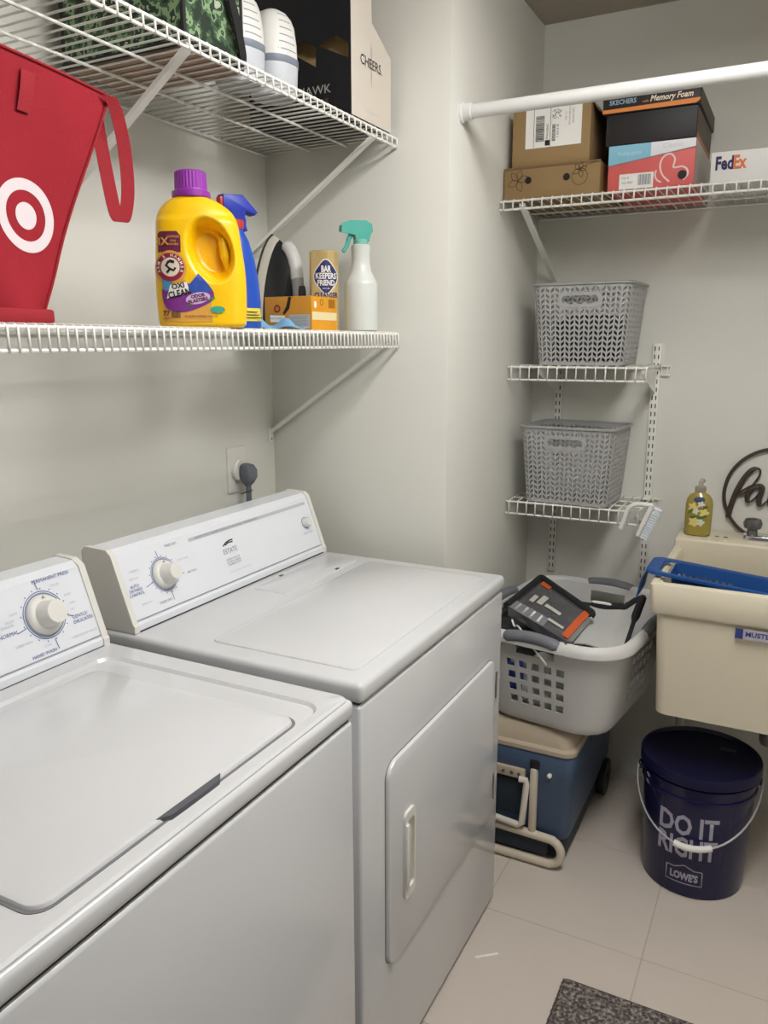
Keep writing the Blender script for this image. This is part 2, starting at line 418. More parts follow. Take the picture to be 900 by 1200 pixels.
for z in (.643, .365):
    h = obj('hinge', B((XD-.001, -.055, z-.034), (XD+.008, -.046, z+.034), .002), steel, t, True)
    obj('hinge_pin', tube(NB(), [(XD+.006, -.05, z-.036), (XD+.006, -.05, z+.036)], .0035, 8), chrome, h, True)

# washer
W0, W1, XW = -1.465, -.7776, .594
t = thing('washing_machine', 'white top-loading washing machine with flush lid, nearest the viewer', 'washer', (.24, -1.12, 0))
cabinet(t, XW, W0, W1, .915)
obj('top_panel', B((-.10, W0, .8785), (XW+.002, W1, .911), .010, 4), enamel, t, True)
bm = NB()
O = rrect(.684, .677, .016, 6, .2475, -1.1213); I = rrect(.466, .585, .035, 6, .338, -1.122); I2 = rrect(.456, .575, .03, 6, .338, -1.122); O2 = rrect(.676, .669, .014, 6, .2475, -1.1213)
n = len(O); q = [[bm.verts.new((x, y, z)) for x, y in p] for p, z in ((O, .9085), (O, .913), (O2, .9165), (I, .9165), (I2, .9108))]
for a in range(4):
    for k in range(n): bm.faces.new((q[a][k], q[a][(k+1) % n], q[a+1][(k+1) % n], q[a+1][k]))
obj('top_rim', bm, enamel, t, True)
obj('lid_gap', plate(NB(), rrect(.432, .486, .026, 6, .346, -1.125), .910, .9120), M('lid_gap_shade', '#77777a', .7), t, True)  # grey plate paints the shadow gap around the lid
lid = obj('lid', plate(NB(), rrect(.424, .478, .024, 6, .346, -1.125), .911, .9172, .005), enamel, t, True)
poly = [(.5535, -1.188), (.564, -1.172), (.566, -1.110), (.5645, -1.082), (.5545, -1.068)]
obj('lid_finger_recess', plate(NB(), poly, .909, .9178), M('recess_grey', '#5b5c63', .6), t, True)
F, u, v = console(t, W0+.006, W1-.012, -.006, None)
dial(t, F, u, v, -.903, 1.005, .0365)
for s, y, z, m, sz in (('PERMANENT PRESS', -.868, 1.062, ink_b, .0095), ('CASUAL', -.865, 1.048, ink_lg, .006), ('NORMAL', -.982, .993, ink_b, .0095), ('HEAVY', -.973, 1.012, ink_lg, .006), ('REGULAR', -.980, 1.006, ink_lg, .006),
                    ('GENTLE/', -.833, .984, ink_b, .009), ('DELICATES', -.829, .975, ink_b, .009), ('HAND WASH', -.928, .944, ink_b, .0085), ('LIGHT', -.962, 1.022, ink_lg, .006), ('SUPER WASH', -.960, .970, ink_lg, .006),
                    ('SOAK', -.916, .955, ink_lg, .006), ('RINSE', -.845, 1.025, ink_lg, .006), ('SPIN', -.840, 1.009, ink_lg, .006), ('OFF', -.845, .998, ink_lg, .006), ('PUSH TO STOP  PULL TO START', -.826, .951, ink_lg, .005)):
    txt(t, s, sz, F(y, z), u, v, m, True)
bm = NB(); stroke(bm, [(.002, .046), (.000, .062)], .0016); stroke(bm, [(-.043, -.012), (-.062, -.016)], .0016); stroke(bm, [(.044, -.014), (.056, -.020)], .0016); stroke(bm, [(.004, -.046), (.006, -.066)], .0016)
obj('indicator_lines', place(bm, F(-.903, 1.005), u, v), ink_b, t, True, smooth=False)

# ------------------------------------------------------------------ wire shelves
def wire_shelf(name, label, loc, rz, L, D, lip, sp, brackets=(), group=None, endgap=.004, drop=.30, mids=(.36, .64)):
    """local: wall along +x at y=0, front at y=-D, deck at z=0"""
    t = thing(name, label, 'shelf', loc, rz, group)
    r = .0021
    obj('rear_rail', tube(NB(), [(0, -.008, -.005), (L, -.008, -.005)], .0032, 8), wire, t)
    obj('front_rail', tube(NB(), [(0, -D, -.004), (L, -D, -.004)], .0032, 8), wire, t)
    obj('lip_rail', tube(NB(), [(0, -D-.001, -lip), (L, -D-.001, -lip)], .0032, 8), wire, t)
    for m in mids: obj('support_rail', tube(NB(), [(0, -D*m, -.005), (L, -D*m, -.005)], .003, 8), wire, t)
    bm = tube(NB(), [(0, -.003, 0), (0, -D+.003, 0), (0, -D-.003, -.004), (0, -D-.004, -lip-.002)], r, 6)
    me = bpy.data.meshes.new('cross_wire'); bm.to_mesh(me); bm.free(); me.materials.append(wire); me.shade_smooth()
    n = int((L-2*endgap)/sp); off = (L-n*sp)-endgap
    for k in range(n+1): piece('cross_wire', me, t, (off+k*sp, 0, 0))
    for bx in brackets:
        p0 = V((bx, -D+.006, -.014)); p1 = V((bx, -.006, -drop)); d = (p1-p0).normalized(); up_ = V((1, 0, 0)).cross(d)
        bm = NB()
        loft(bm, [[p + V((sx*.008, 0, 0)) + up_*sz*.004 for sx, sz in ((-1, -1), (1, -1), (1, 1), (-1, 1))] for p in (p0, p0.lerp(p1, .5), p1)])
        b = obj('support_bracket', bm, wire, t)
        obj('wall_clip', B((bx-.011, -.006, -drop-.03), (bx+.011, -.0005, -drop+.012), .002), wire, b)
        bm = NB()
        for dz in (-.022, .006): xf(lathe(bm, [(.0028, 0), (.0028, .0012)], 8), Matrix.Identity(4))
        bm.free()
        box_ = NB()
        box(box_, (bx-.003, -.0075, -drop-.024), (bx+.003, -.005, -drop-.018), .001)
        obj('screw', box_, steel, b)
    return t
SL = 1.75
wire_shelf('wire_shelf', 'long white wire shelf high on left wall holding camouflage bag', (XL, YA-.004-SL, 1.978), PI/2, SL, .400, .019+.004, .0265, (SL-.10, SL-.76), drop=.275)
wire_shelf('wire_shelf', 'lower white wire shelf on left wall holding red bag and detergent', (XL, YA-.004-SL, 1.5035), PI/2, SL, .405, .036, .0165, (SL-.016, SL-1.35), drop=.275)
wire_shelf('wire_shelf', 'wide white wire shelf on back wall holding shoe and cardboard boxes', (XA+.003, YB, 1.8704), 0, XR-XA-.008, .381, .0262, .0275, (.062, .95), drop=.20)
g2 = 'small wire shelves on slotted standards'
SW = .414
wire_shelf('wire_shelf', 'upper small white wire shelf on slotted standards, below the wide box shelf', (XA+.003, YB-.012, 1.409), 0, SW, .258, .042, .0285, mids=(.33, .66))
wire_shelf('wire_shelf', 'lower small white wire shelf on slotted standards, with scrub brush on its end', (XA+.003, YB-.012, .9866), 0, SW, .240, .042, .0285, mids=(.33, .66))
for sh_ in [o for o in COL.objects if o.get('category') == 'shelf' and 'slotted' in o['label']]:
    bm = NB()
    for z in (-.004, -.032): tube(bm, [(SW-.05, .003, z), (SW+.024, .003, z)], .0028, 8)
    for k in range(3): tube(bm, [(SW-.02+.018*k, .003, -.004), (SW-.02+.018*k, .003, -.032)], .002, 6)
    q_ = obj('rear_lip', bm, wire, sh_); q_['kind'] = 'stuff'
def standard(x, label):
    t = thing('slotted_standard', label, 'shelf rail', (x, YB, .70))
    zt = 1.475
    obj('channel', B((x-.0125, YB-.010, .70), (x+.0125, YB, zt), .0015), wire, t, True)
    bm = NB(); z = .715
    while z < zt-.02:
        for dx in (-.0058, .0058): box(bm, (x+dx-.0016, YB-.0105, z), (x+dx+.0016, YB-.0096, z+.0135))
        z += .0254
    s = obj('slot', bm, seam, t, True, smooth=False); s['kind'] = 'stuff'
    for zz, D in ((1.409, .258), (.9866, .240)):
        yb = YB-.011
        bm = NB(); P = [(yb, zz-.012), (yb-D+.02, zz-.010), (yb-D+.02, zz-.022), (yb-.02, zz-.085), (yb, zz-.09)]
        loft(bm, [[V((x+sx, y, z)) for y, z in P] for sx in (.0018, -.0018)])
        obj('shelf_bracket', bm, wire, t, True)
    return t
standard(.4785, 'white slotted shelf standard on back wall, left one behind the baskets')
standard(.785, 'white slotted shelf standard on back wall, right one beside soap bottle')
# hanging rod
t = thing('closet_rod', 'white closet rod crossing in front of the wide box shelf', 'rod', (XA, .155, 2.033))
obj('rod', tube(NB(), [(XA+.004, .155, 2.033), (XR-.004, .155, 2.033)], .0162, 20), whitep, t, True)
for x in (XA, XR-.03):
    bm = lathe(NB(), [(.024, 0), (.024, .006), (.02, .009), (.0195, .028), (.0165, .03)], 24); xf(bm, frame((x, .155, 2.033), (0, 1, 0), (0, 0, 1)))
    obj('rod_socket', bm, whitep, t, True)

# ------------------------------------------------------------------ left wall outlet and plug
t = thing('wall_outlet', 'cream round dryer outlet plate on left wall above the dryer console', 'outlet', (XL, -.094, 1.14))
obj('cover_plate', xf(plate(NB(), rrect(.085, .125, .006, 4), 0, .006, .003), frame((XL, -.094, 1.14), (0, 1, 0), (0, 0, 1))), wall_m, t, True)
obj('receptacle', xf(lathe(NB(), [(.031, 0), (.031, .012), (.028, .015), (.0, .015)], 30), frame((XL+.005, -.094, 1.14), (0, 1, 0), (0, 0, 1))), cream, t, True)
t = thing('power_cord', 'grey dryer power plug and cord hanging from the wall outlet', 'cord', (XL+.03, -.09, 1.14))
pm = M('grey_rubber', '#686c73', .55)
rings = []
for k, (z, hw, d0, d1) in enumerate(((1.158, .010, .022, .034), (1.154, .018, .0205, .046), (1.14, .021, .0205, .055), (1.12, .020, .0205, .055), (1.105, .014, .024, .048), (1.098, .010, .028, .042))):
    rings.append([V((XL+(d0+d1)/2+x, -.089+y, z)) for x, y in rrect(d1-d0, 2*hw, .006, 3)][::-1])
obj('plug', loft(NB(), rings), pm, t, True)
bm = NB()
for dy in (-.0045, .0045): tube(bm, [(XL+.036, -.089+dy, 1.102), (XL+.036, -.089+dy, 1.06), (XL+.034, -.088+dy, .98), (XL+.028, -.086+dy, .88)], .005, 8)
obj('cord', bm, pm, t, True)
obj('cord_tie', tube(NB(), [(XL+.03, -.115, 1.078), (XL+.042, -.096, 1.083), (XL+.043, -.080, 1.084)], .0012, 6), dark, t, True)
print('room ok')
#PART2
# ------------------------------------------------------------------ lower left shelf
ZL = 1.5057
red = M('red_fabric', '#961424', .85, var=.12, vs=14, bump=.25, bs=500)
red2 = M('red_strap_fabric', '#97202a', .85, var=.12, bump=.2, bs=300)
bagwhite = M('bag_print_white', '#d9cdd0', .8, var=.03)
# red tote bag (faces +x). local: X right (+y world), front -Y (+x world)
t = thing('tote_bag', 'red fabric tote bag with white bullseye emblem, on lower left shelf', 'bag', (.135, -1.055, ZL), PI/2)
def bagpt(u, v):
    """front sheet: u across 0..1, v up 0..1"""
    hw = .078 + .132*v**1.05; x = -.01 + (2*u-1)*hw + (-.035*v if u < .5 else .012*v)
    z = .005 + .352*v - .03*v*(2*u-1)*.5
    y = -.068 - .008*math.sin(v*5+u*3) - .010*math.sin(u*PI)*v - .012*max(0, .18-v)/.18*math.cos(u*9)
    return V((x, y, z))
def bagback(u, v):
    p = bagpt(u, v); return V((p.x*.98, .062+.01*math.sin(v*4+u), p.z-.004))
bm = NB(); nu, nv = 16, 18
rings = []
for j in range(nv+1):
    v = j/nv; f = [bagpt(i/nu, v) for i in range(nu+1)]; b = [bagback(1-i/nu, v) for i in range(nu+1)]
    gs = .018*(.2+v)
    side = [V((f[-1].x-gs, 0, f[-1].z-.002))]; side2 = [V((f[0].x+gs, 0, f[0].z-.002))]
    rings.append(f+side+b+side2)
loft(bm, rings, True, False)
o, tr = obj('bag_body', bm, red, t, bvh=True, solid=.0016)
def bag_print(bm): return place(bm, (.052, -.3, .148), (1, 0, 0), (0, 0, 1), .0012, tr, 1.0, cut=.012)
obj('emblem_ring', bag_print(annulus(NB(), .0345, .050, seg=48)), bagwhite, o, smooth=False)
obj('emblem_dot', bag_print(disc(NB(), .0185, seg=32)), bagwhite, o, smooth=False)
# seams and folded bottom
obj('bottom_fold', B((-.098, -.086, .0), (.070, -.05, .020), .004), red2, o)
bm = NB(); tube(bm, [bagpt(1, k/14)+V((.0, -.002, 0)) for k in range(15)], .0022, 6); tube(bm, [bagpt(k/14, 1)+V((0, -.001, 0)) for k in range(15)], .0024, 6)
obj('edge_piping', bm, red2, o)
bm = NB(); sheet(bm, 1, 6, lambda u, v: bagpt(.62+.055*u, .80+.15*v)+V((.0, -.004-.002*math.sin(v*PI), 0)))
obj('strap_patch', bm, red2, o, solid=.0015)
def ribbon(bm, pts, w, wd):
    L = [p+V(w)*wd/2 for p in pts]; R = [p-V(w)*wd/2 for p in pts]
    a = [bm.verts.new(p) for p in L]; b = [bm.verts.new(p) for p in R]
    for i in range(len(pts)-1): bm.faces.new((a[i], a[i+1], b[i+1], b[i]))
    return bm
e = bagpt(1, .98)
P = catmull([e+V((-.010, .018, .002)), e+V((-.006, .016, -.04)), e+V((.000, .010, -.11)), e+V((.006, .003, -.166)), e+V((.016, -.003, -.172)), e+V((.024, -.008, -.13)), e+V((.021, -.010, -.07)), e+V((.008, -.012, -.02)), e+V((-.006, -.012, .003))], 6)
obj('handle_strap', ribbon(NB(), P, (.9, -.5, 0), .020), red2, t, solid=.0018)

# detergent bottle
yel = M('yellow_plastic', '#f5c20c', .32, var=.03, coat=.15)
gold_l = M('label_gold', '#d79f45', .45, var=.05)
purp = M('purple_plastic', '#8d309f', .38, var=.05)
maroon = M('label_plum', '#6a1f45', .5); plum = M('label_purple', '#7a2f86', .5, var=.15, vs=60); lblue = M('label_blue', '#2f4fa8', .5, var=.3, vs=90); lcyan = M('label_cyan', '#4a8fb8', .5, var=.1)
badge = M('label_red', '#8e2038', .5); lgreen = M('label_green', '#3f7f4a', .5); lteal = M('label_teal', '#3aa08a', .5)
t = thing('detergent_bottle', 'large yellow laundry detergent bottle with purple cap on lower left shelf', 'bottle', (.180, -.608, ZL), math.radians(38))
def sup(hw, hd, z, cx=0, n=40, e=3.2):
    out = []
    for k in range(n):
        a = 2*PI*k/n; c, s = math.cos(a), math.sin(a)
        out.append(V((cx+hw*math.copysign(abs(c)**(2/e), c), hd*math.copysign(abs(s)**(2/e), s), z)))
    return out
prof = [(.070, .040, 0), (.078, .046, .004), (.081, .048, .014), (.083, .049, .06), (.082, .049, .10), (.0785, .047, .14), (.0755, .045, .17), (.073, .043, .19), (.066, .039, .207), (.050, .034, .2215), (.036, .030, .2285), (.0305, .0285, .231)]
cxs = [0, 0, 0, 0, 0, -.001, -.002, -.003, -.005, -.008, -.010, -.011]
pp = catmull([V((a, b, z)) for a, b, z in prof], 3); cc = catmull([V((c, 0, 0)) for c in cxs], 3)
bm = loft(NB(), [sup(p.x, p.y, p.z, c.x, e=3.2 if p.z < .195 else 2.4) for p, c in zip(pp, cc)])
body = obj('bottle_body', bm, yel, t)
sub = body.modifiers.new('smooth', 'SUBSURF'); sub.levels = 2; sub.render_levels = 2
bpy.context.view_layer.update()
dg = bpy.context.evaluated_depsgraph_get(); nm = bpy.data.meshes.new_from_object(body.evaluated_get(dg)); body.modifiers.clear(); body.data = nm
for v_ in nm.vertices:                      # pinched grip pressed into the front, with the handle ridge left standing
    p = v_.co
    if p.y > -.012: continue
    du = (p.x-.020-(.137-p.z)*.16)/.043; dz = (p.z-.137)/.060; d2 = math.sqrt(du*du+dz*dz)
    if d2 < 1:
        k = min(1, (1-d2)/.42); k = k*k*(3-2*k); p.y += .046*k*min(1, max(0, (-.012-p.y)/.02))
nm.shade_smooth()
tb_ = bmesh.new(); tb_.from_mesh(nm); tr = BVHTree.FromBMesh(tb_); tb_.free()
obj('grip_ridge', tube(NB(), catmull([(.034, -.006, .176), (.041, -.014, .155), (.045, -.016, .125), (.050, -.010, .100)], 5), [.006]*5+[.0085]*6+[.006]*5, 10), yel, t)
bm = lathe(NB(), [(.0325, 0), (.0345, .002), (.0345, .011), (.0300, .013), (.0290, .016)], 40, (-.011, 0, .230), c1=False)
seg = 60
rings = []
for z, r in ((.012, .0285), (.044, .0275), (.0465, .0255)):
    rings.append([V((-.011+(r+(.0009 if k % 2 and z < .045 else 0))*math.cos(2*PI*k/seg), (r+(.0009 if k % 2 and z < .045 else 0))*math.sin(2*PI*k/seg), .230+z)) for k in range(seg)])
loft(bm, rings, False, True)
obj('cap', bm, purp, t, ang=25)
def soft(poly): return [(p.x, p.y) for p in catmull([V((x, y, 0)) for x, y in poly], 5, True)]
def lab(bm, x, z, m, name='label', off=.0010, rot=0):
    if rot: bm.transform(Matrix.Rotation(rot, 4, 'Z'))
    return obj(name, place(bm, (x, -.2, z), (1, 0, 0), (0, 0, 1), off, tr, .6, cut=.01), m, body, smooth=False)
lab(flat(NB(), [(-.026, -.078), (.060, -.078), (.060, -.060), (.058, -.028), (.030, -.020), (.006, .004), (-.004, .05), (-.010, .080), (-.026, .080), (-.026, .02)]), -.042, .088, gold_l)
lab(flat(NB(), [(-.020, -.018), (.020, -.018), (.020, .010), (.014, .018), (-.016, .018), (-.020, .014)]), -.052, .150, maroon, off=.0014)
lab(disc(NB(), .031, 0, 32, sx=.92), -.052, .104, gold_l, off=.0016)
lab(flat(NB(), soft([(-.026, .006), (-.024, -.022), (-.010, -.034), (.020, -.034), (.060, -.016), (.062, .004), (.040, .012), (.018, .014), (-.01, .004)])), -.042, .063, plum, off=.0016)
lab(flat(NB(), [(-.026, .020), (-.025, .0), (-.018, -.004), (-.006, .012), (-.020, .016)]), -.042, .068, lcyan, off=.0018)
lab(flat(NB(), [(-.022, -.006), (.010, -.016), (.028, -.004), (.016, .012), (.004, .024), (-.006, .012)]), -.008, .071, lblue, off=.0019)
lab(flat(NB(), [(-.026, -.012), (.026, .002), (.026, .006), (-.020, -.007)]), -.002, .049, lgreen, off=.0019)
bm = annulus(NB(), .0165, .0245, seg=40); lab(bm, -.052, .106, badge, off=.0022)
lab(disc(NB(), .0165, 0, 30), -.052, .106, M('label_cream', '#e3d6c6', .5), off=.0020)
bm = NB(); stroke(bm, [(-.006, -.010), (-.001, -.003), (-.007, .003), (-.003, .009), (.003, .011)], .0045); stroke(bm, [(-.001, -.003), (.006, -.006), (.009, -.001)], .004); flat(bm, [(-.002, .008), (.007, .006), (.008, .011), (-.001, .013)])
lab(bm, -.052, .106, ink_k, 'emblem', off=.0026)
for i, ch in enumerate('ARM & HAMMER'):
    if ch == ' ': continue
    a = math.radians(200-i*20); b2 = shift(text_bm(ch, .0072, bold=.01), .0205*math.cos(a), .0205*math.sin(a), a-PI/2)
    lab(b2, -.052, .106, ink_w, 'lettering', off=.0028)
def ltxt(s, sz, x, z, m, rot=0, width=None, bold=.01, off=.0028): return lab(text_bm(s, sz, width, bold=bold), x, z, m, 'lettering', off, rot)
ltxt('3X', .018, -.064, .150, gold_l, bold=.03); ltxt('CONCENTRATED', .0055, -.045, .158, gold_l, width=.022); ltxt('OXI', .0055, -.045, .151, gold_l); ltxt('POWER', .0055, -.045, .145, gold_l)
lab(flat(NB(), [(-.026, -.006), (.016, .002), (.014, .019), (-.016, .017)]), -.036, .060, ink_w, off=.0021, rot=.12)
ltxt('OXI', .013, -.040, .073, ink_k, .2, bold=.03); ltxt('CLEAN', .0155, -.038, .060, ink_k, .2, width=.040, bold=.03)
lab(disc(NB(), .010, 0, 24, sx=2.2), -.006, .052, M('label_lilac', '#cbb3d8', .5), off=.0022, rot=.2)
ltxt('ODOR', .0085, -.006, .056, maroon, .2, bold=.04); ltxt('BLASTERS', .0085, -.006, .048, maroon, .2, width=.036, bold=.04)
lab(disc(NB(), .006, 0, 20, sx=2.2), .028, .032, lteal, off=.0022)
ltxt('77', .012, -.063, .025, maroon, bold=.03); ltxt('LOADS', .004, -.063, .016, maroon)
bm = NB()
for k in range(9): rect(bm, -.008+k*.0018, -.006, -.0072+k*.0018, .006)
lab(bm, -.046, .023, ink_k, 'barcode', off=.0022)
ltxt('HE LAUNDRY DETERGENT 144.5 FL OZ', .0045, -.002, .020, maroon, width=.058)

# blue trigger spray
blue = M('blue_plastic', '#1c3fb0', .35, var=.06, col2='#2a62c8', vs=7)
dblue = M('deep_blue_plastic', '#2438a6', .4); redp = M('red_plastic', '#c0392b', .4)
t = thing('spray_bottle', 'blue spray bottle with red collar half hidden behind the yellow detergent', 'bottle', (.108, -.398, ZL), math.radians(70))
pr = [(.040, .024, 0), (.046, .028, .006), (.047, .030, .06), (.044, .030, .10), (.037, .027, .145), (.026, .022, .182), (.016, .016, .20), (.0135, .0135, .212)]
b_ = obj('bottle_body', loft(NB(), [sup(a, b, z, -.004*z/.2, 28, 2.6) for a, b, z in pr]), blue, t)
obj('label', loft(NB(), [sup(.0472, .0303, z, -.002, 28, 2.6) for z in (.018, .045)], False, False), M('label_yellow', '#e4d24a', .5), b_)
bm = NB()
for k in range(3): rect(bm, -.012, .024+k*.006, .034-.006*k, .026+k*.006)
obj('label_lines', place(bm, (0, -.0305, 0), (1, 0, 0), (0, 0, 1), .0012), ink_k, b_, smooth=False)
obj('collar', lathe(NB(), [(.0165, 0), (.017, .002), (.017, .016), (.015, .018)], 26, (-.004, 0, .207)), redp, t)
hd = [(-.032, .016), (-.030, .050), (.004, .053), (.020, .048), (.050, .022), (.050, .016), (.026, .020), (.014, .012), (.012, .0)]
hd = [(-.034, .020), (-.034, .050), (.014, .053), (.050, .022), (.043, .015), (.020, .021), (.015, 0), (-.016, 0), (-.018, .018)]
bm = plate(NB(), hd[::-1], -.012, .012, .003); xf(bm, frame((-.004, 0, .222), (1, 0, 0), (0, 0, 1)))
obj('trigger_head', bm, dblue, t)
obj('safety_clip', B((-.044, -.009, .248), (-.034, .009, .268), .003), redp, t)
obj('trigger', tube(NB(), catmull([(.008, 0, .240), (.016, 0, .228), (.017, 0, .214), (.020, 0, .204)], 4), .005, 8), dblue, t)

# clothes iron standing on its heel, faces +x
t = thing('clothes_iron', 'black and white clothes iron standing upright on lower left shelf', 'iron', (-.030, -.048, ZL), math.radians(74))
def boat(s, h0=.0, h1=.245, wmax=.057, y=0):
    out = []
    for k in range(25):
        a = k/24; z = h0+(h1-h0)*a; x = wmax*s*(1-a**2.1)**.72
        out.append((x, z))
    left = [(-x, z) for x, z in out[::-1][1:]]
    return [V((x, y, z)) for x, z in out+left]
def layer(name, lv, m): return obj(name, loft(NB(), [boat(s, h0, h1, .071, y) for s, h0, h1, y in lv]), m, t)
layer('soleplate', [(.98, .004, .246, .030), (1.0, .003, .247, .027), (1.0, .003, .247, .022)], M('soleplate_steel', '#3c3a38', .4, .6))
layer('water_tank', [(.97, .003, .243, .022), (.97, .002, .242, .014), (.90, .002, .232, -.006)], M('iron_white', '#d6d2c4', .4))
layer('shell', [(.90, .001, .231, -.006), (.86, .0, .222, -.018), (.72, .0, .196, -.042), (.55, .0, .168, -.056)], M('iron_black', '#222326', .35))
bm = tube(NB(), catmull([(.002, -.026, .218), (.004, -.044, .200), (.006, -.056, .170), (.006, -.063, .130)], 5), [.010, .012]+[.0155]*12+[.0155, .0155], 12)
for v_ in bm.verts: v_.co.x *= 1.15
obj('handle_nose', bm, M('iron_pale', '#c8c8c6', .4), t)
bm = tube(NB(), catmull([(.006, -.063, .132), (.007, -.067, .095), (.007, -.067, .05), (.006, -.060, .020), (0, -.04, .012)], 5), .0165, 12)
hh = obj('handle', bm, M('iron_grey', '#8f8f8e', .45), t)
obj('grip_inset', lathe(NB(), [(.0, -.03), (.009, -.028), (.011, -.015), (.011, .015), (.009, .028), (.0, .03)], 14, (.007, -.079, .085), c0=False, c1=False), dark, hh)
obj('heel_plate', B((-.045, -.078, 0), (.045, .02, .006), .002), dark, t)

# cleanser can
gold = M('gold_foil', '#e2c88f', .28, .5, var=.08, vs=25)
navy = M('navy_print', '#2a2b66', .45)
t = thing('cleanser_can', 'tall gold cleanser can with navy badge behind the orange sheet box', 'can', (.122, -.075, ZL), math.radians(36))
o, tr = obj('can_body', lathe(NB(), [(.0345, 0), (.0365, .002), (.0365, .004), (.036, .005), (.036, .186), (.0365, .187), (.0365, .190), (.034, .192)], 48), gold, t, bvh=True)
obj('can_lid', lathe(NB(), [(.0335, .188), (.033, .1905), (.0, .1905)], 40, c0=False), M('lid_brown', '#7a5a34', .5), t)
def canp(bm, z, m, name, off=.0009, x=.002): return obj(name, place(bm, (x, -.1, z), (1, 0, 0), (0, 0, 1), off, tr, .3, cut=.008), m, o, smooth=False)
pts = []
for k in range(48):
    a = 2*PI*k/48; pts.append(((.0265+.0016*math.cos(4*a))*math.cos(a), (.036+.003*math.cos(4*a))*math.sin(a)))
canp(flat(NB(), [(x*1.08, y*1.06) for x, y in pts]), .130, ink_w, 'badge_edge'); canp(flat(NB(), pts), .130, navy, 'badge', .0013)
canp(text_bm('BAR', .021, .024, bold=.03), .147, ink_w, 'lettering', .0020); canp(text_bm('KEEPERS', .019, .050, bold=.03), .131, ink_w, 'lettering', .0020); canp(text_bm('FRIEND', .018, .042, bold=.03), .115, ink_w, 'lettering', .0020)
canp(text_bm('SINCE 1882', .005, .018), .102, ink_w, 'lettering', .0020)
canp(text_bm('CLEANSER', .017, .058, bold=.03), .086, navy, 'lettering', .0012)

# box of dryer sheets
orange = M('orange_carton', '#e09a1c', .55, var=.08, vs=20); orange2 = M('orange_carton_side', '#c98a2c', .6, var=.12, vs=20); ltgrey = M('carton_grey', '#b9b6ad', .6)
t = thing('dryer_sheet_box', 'torn-open orange dryer sheet box in front of the gold can', 'box', (.115, -.185, ZL), math.radians(0))
X0, X1, Y0, Y1, HB = .062, .190, -.245, -.133, .077
obj('carton', B((X0, Y0, ZL), (X1, Y1, ZL+HB), .0015), orange2, t, True)
obj('side_panel', place(rect(NB(), -.056, .0, .056, HB-.001), (X1, (Y0+Y1)/2, ZL), (0, 1, 0), (0, 0, 1), .0008), orange, t, True, smooth=False)
fx = lambda bm, off=.001: place(bm, (X1, (Y0+Y1)/2, ZL), (0, 1, 0), (0, 0, 1), off)
obj('cream_band', fx(rect(NB(), -.054, .024, .055, .042), .0013), M('band_cream', '#e6d7a6', .6), t, True, smooth=False)
bm = NB()
for k in range(12): rect(bm, .018+k*.0026, .052, .0192+k*.0026, .072)
obj('barcode', fx(bm, .0014), M('barcode_brown', '#8a5a18', .6), t, True, smooth=False)
obj('seal', fx(annulus(NB(), .005, .0075, 0, 20, -.012, .064), .0014), M('seal_brown', '#9a6a20', .6), t, True, smooth=False)
obj('badge', fx(disc(NB(), .008, 0, 20, -.040, .058, .7), .0014), ink_w, t, True, smooth=False)
fy = lambda bm, off=.001: place(bm, (X0, Y0, ZL), (1, 0, 0), (0, 0, 1), off)
obj('text_panel', fy(flat(NB(), [(.055, .004), (.126, .004), (.126, .036), (.070, .036)])), ltgrey, t, True, smooth=False)
obj('white_panel', fy(flat(NB(), [(.016, .020), (.052, .020), (.058, .034), (.016, .036)]), .0012), paper, t, True, smooth=False)
obj('logo_ring', fy(annulus(NB(), .005, .009, 0, 24, .036, .050), .0012), badge, t, True, smooth=False)
bm = NB(); flat(bm, [(.068, .076), (.076, .076), (.070, .050), (.056, .036), (.052, .040), (.062, .056)])
obj('tear_slit', fy(bm, .0014), ink_k, t, True, smooth=False)
txt(t, 'FRESH SHEETS', .006, (X0+.034, Y0, ZL+.028), (1, 0, 0), (0, 0, 1), ink_g, True, off=.002)
bm = NB()
for k in range(5): rect(bm, .066, .012+k*.0045, .120-.004*(k % 2), .0135+k*.0045)
obj('fine_print', fy(bm, .0014), ink_g, t, True, smooth=False)
sheetm = M('pale_blue_sheet', '#7fb4dc', .8, var=.12, vs=30)
bm = NB(); sheet(bm, 12, 6, lambda a, b: V((.060+.12*a, -.300+.05*b, ZL+.003+.022*(math.sin(a*9+b*3)*.5+.5)*(.3+.7*b)+.010*(1-a)*b)))
obj_ = tag(obj('dryer_sheet', bm, sheetm, solid=.001), 'crumpled pale blue dryer sheet lying against the orange sheet box', 'dryer sheet')

# frosted spray bottle with teal trigger
frost = M('frosted_plastic', '#e2e6e2', .32, var=.02, trans=.15, sss=.1); teal = M('teal_plastic', '#45a597', .4, var=.05)
t = thing('spray_bottle', 'frosted white spray bottle with teal trigger at end of lower shelf', 'bottle', (.200, -.028, ZL), math.radians(50))
obj('bottle_body', lathe(NB(), [(.036, 0), (.0405, .003), (.041, .008), (.041, .112), (.0395, .120), (.032, .133), (.026, .145), (.0225, .165), (.022, .190), (.0235, .194), (.0235, .206), (.020, .208)], 36), frost, t)
obj('liquid', lathe(NB(), [(.034, .003), (.0385, .006), (.0385, .055), (.0, .055)], 30), M('cloudy_water', '#c6ced0', .2, trans=.5), t)
obj('collar', lathe(NB(), [(.0165, .203), (.018, .206), (.018, .218), (.0155, .22)], 24), M('teal_light', '#8ccfc0', .4, trans=.2), t)
hd = [(-.052, .020), (-.050, .034), (-.030, .041), (.010, .042), (.022, .036), (.024, .022), (.018, .014), (.016, 0), (-.014, 0), (-.016, .014)]
bm = plate(NB(), hd[::-1][::-1], -.013, .013, .004); xf(bm, frame((0, 0, .218), (1, 0, 0), (0, 0, 1)))
bmesh.ops.recalc_face_normals(bm, faces=bm.faces[:])
obj('trigger_head', bm, teal, t)
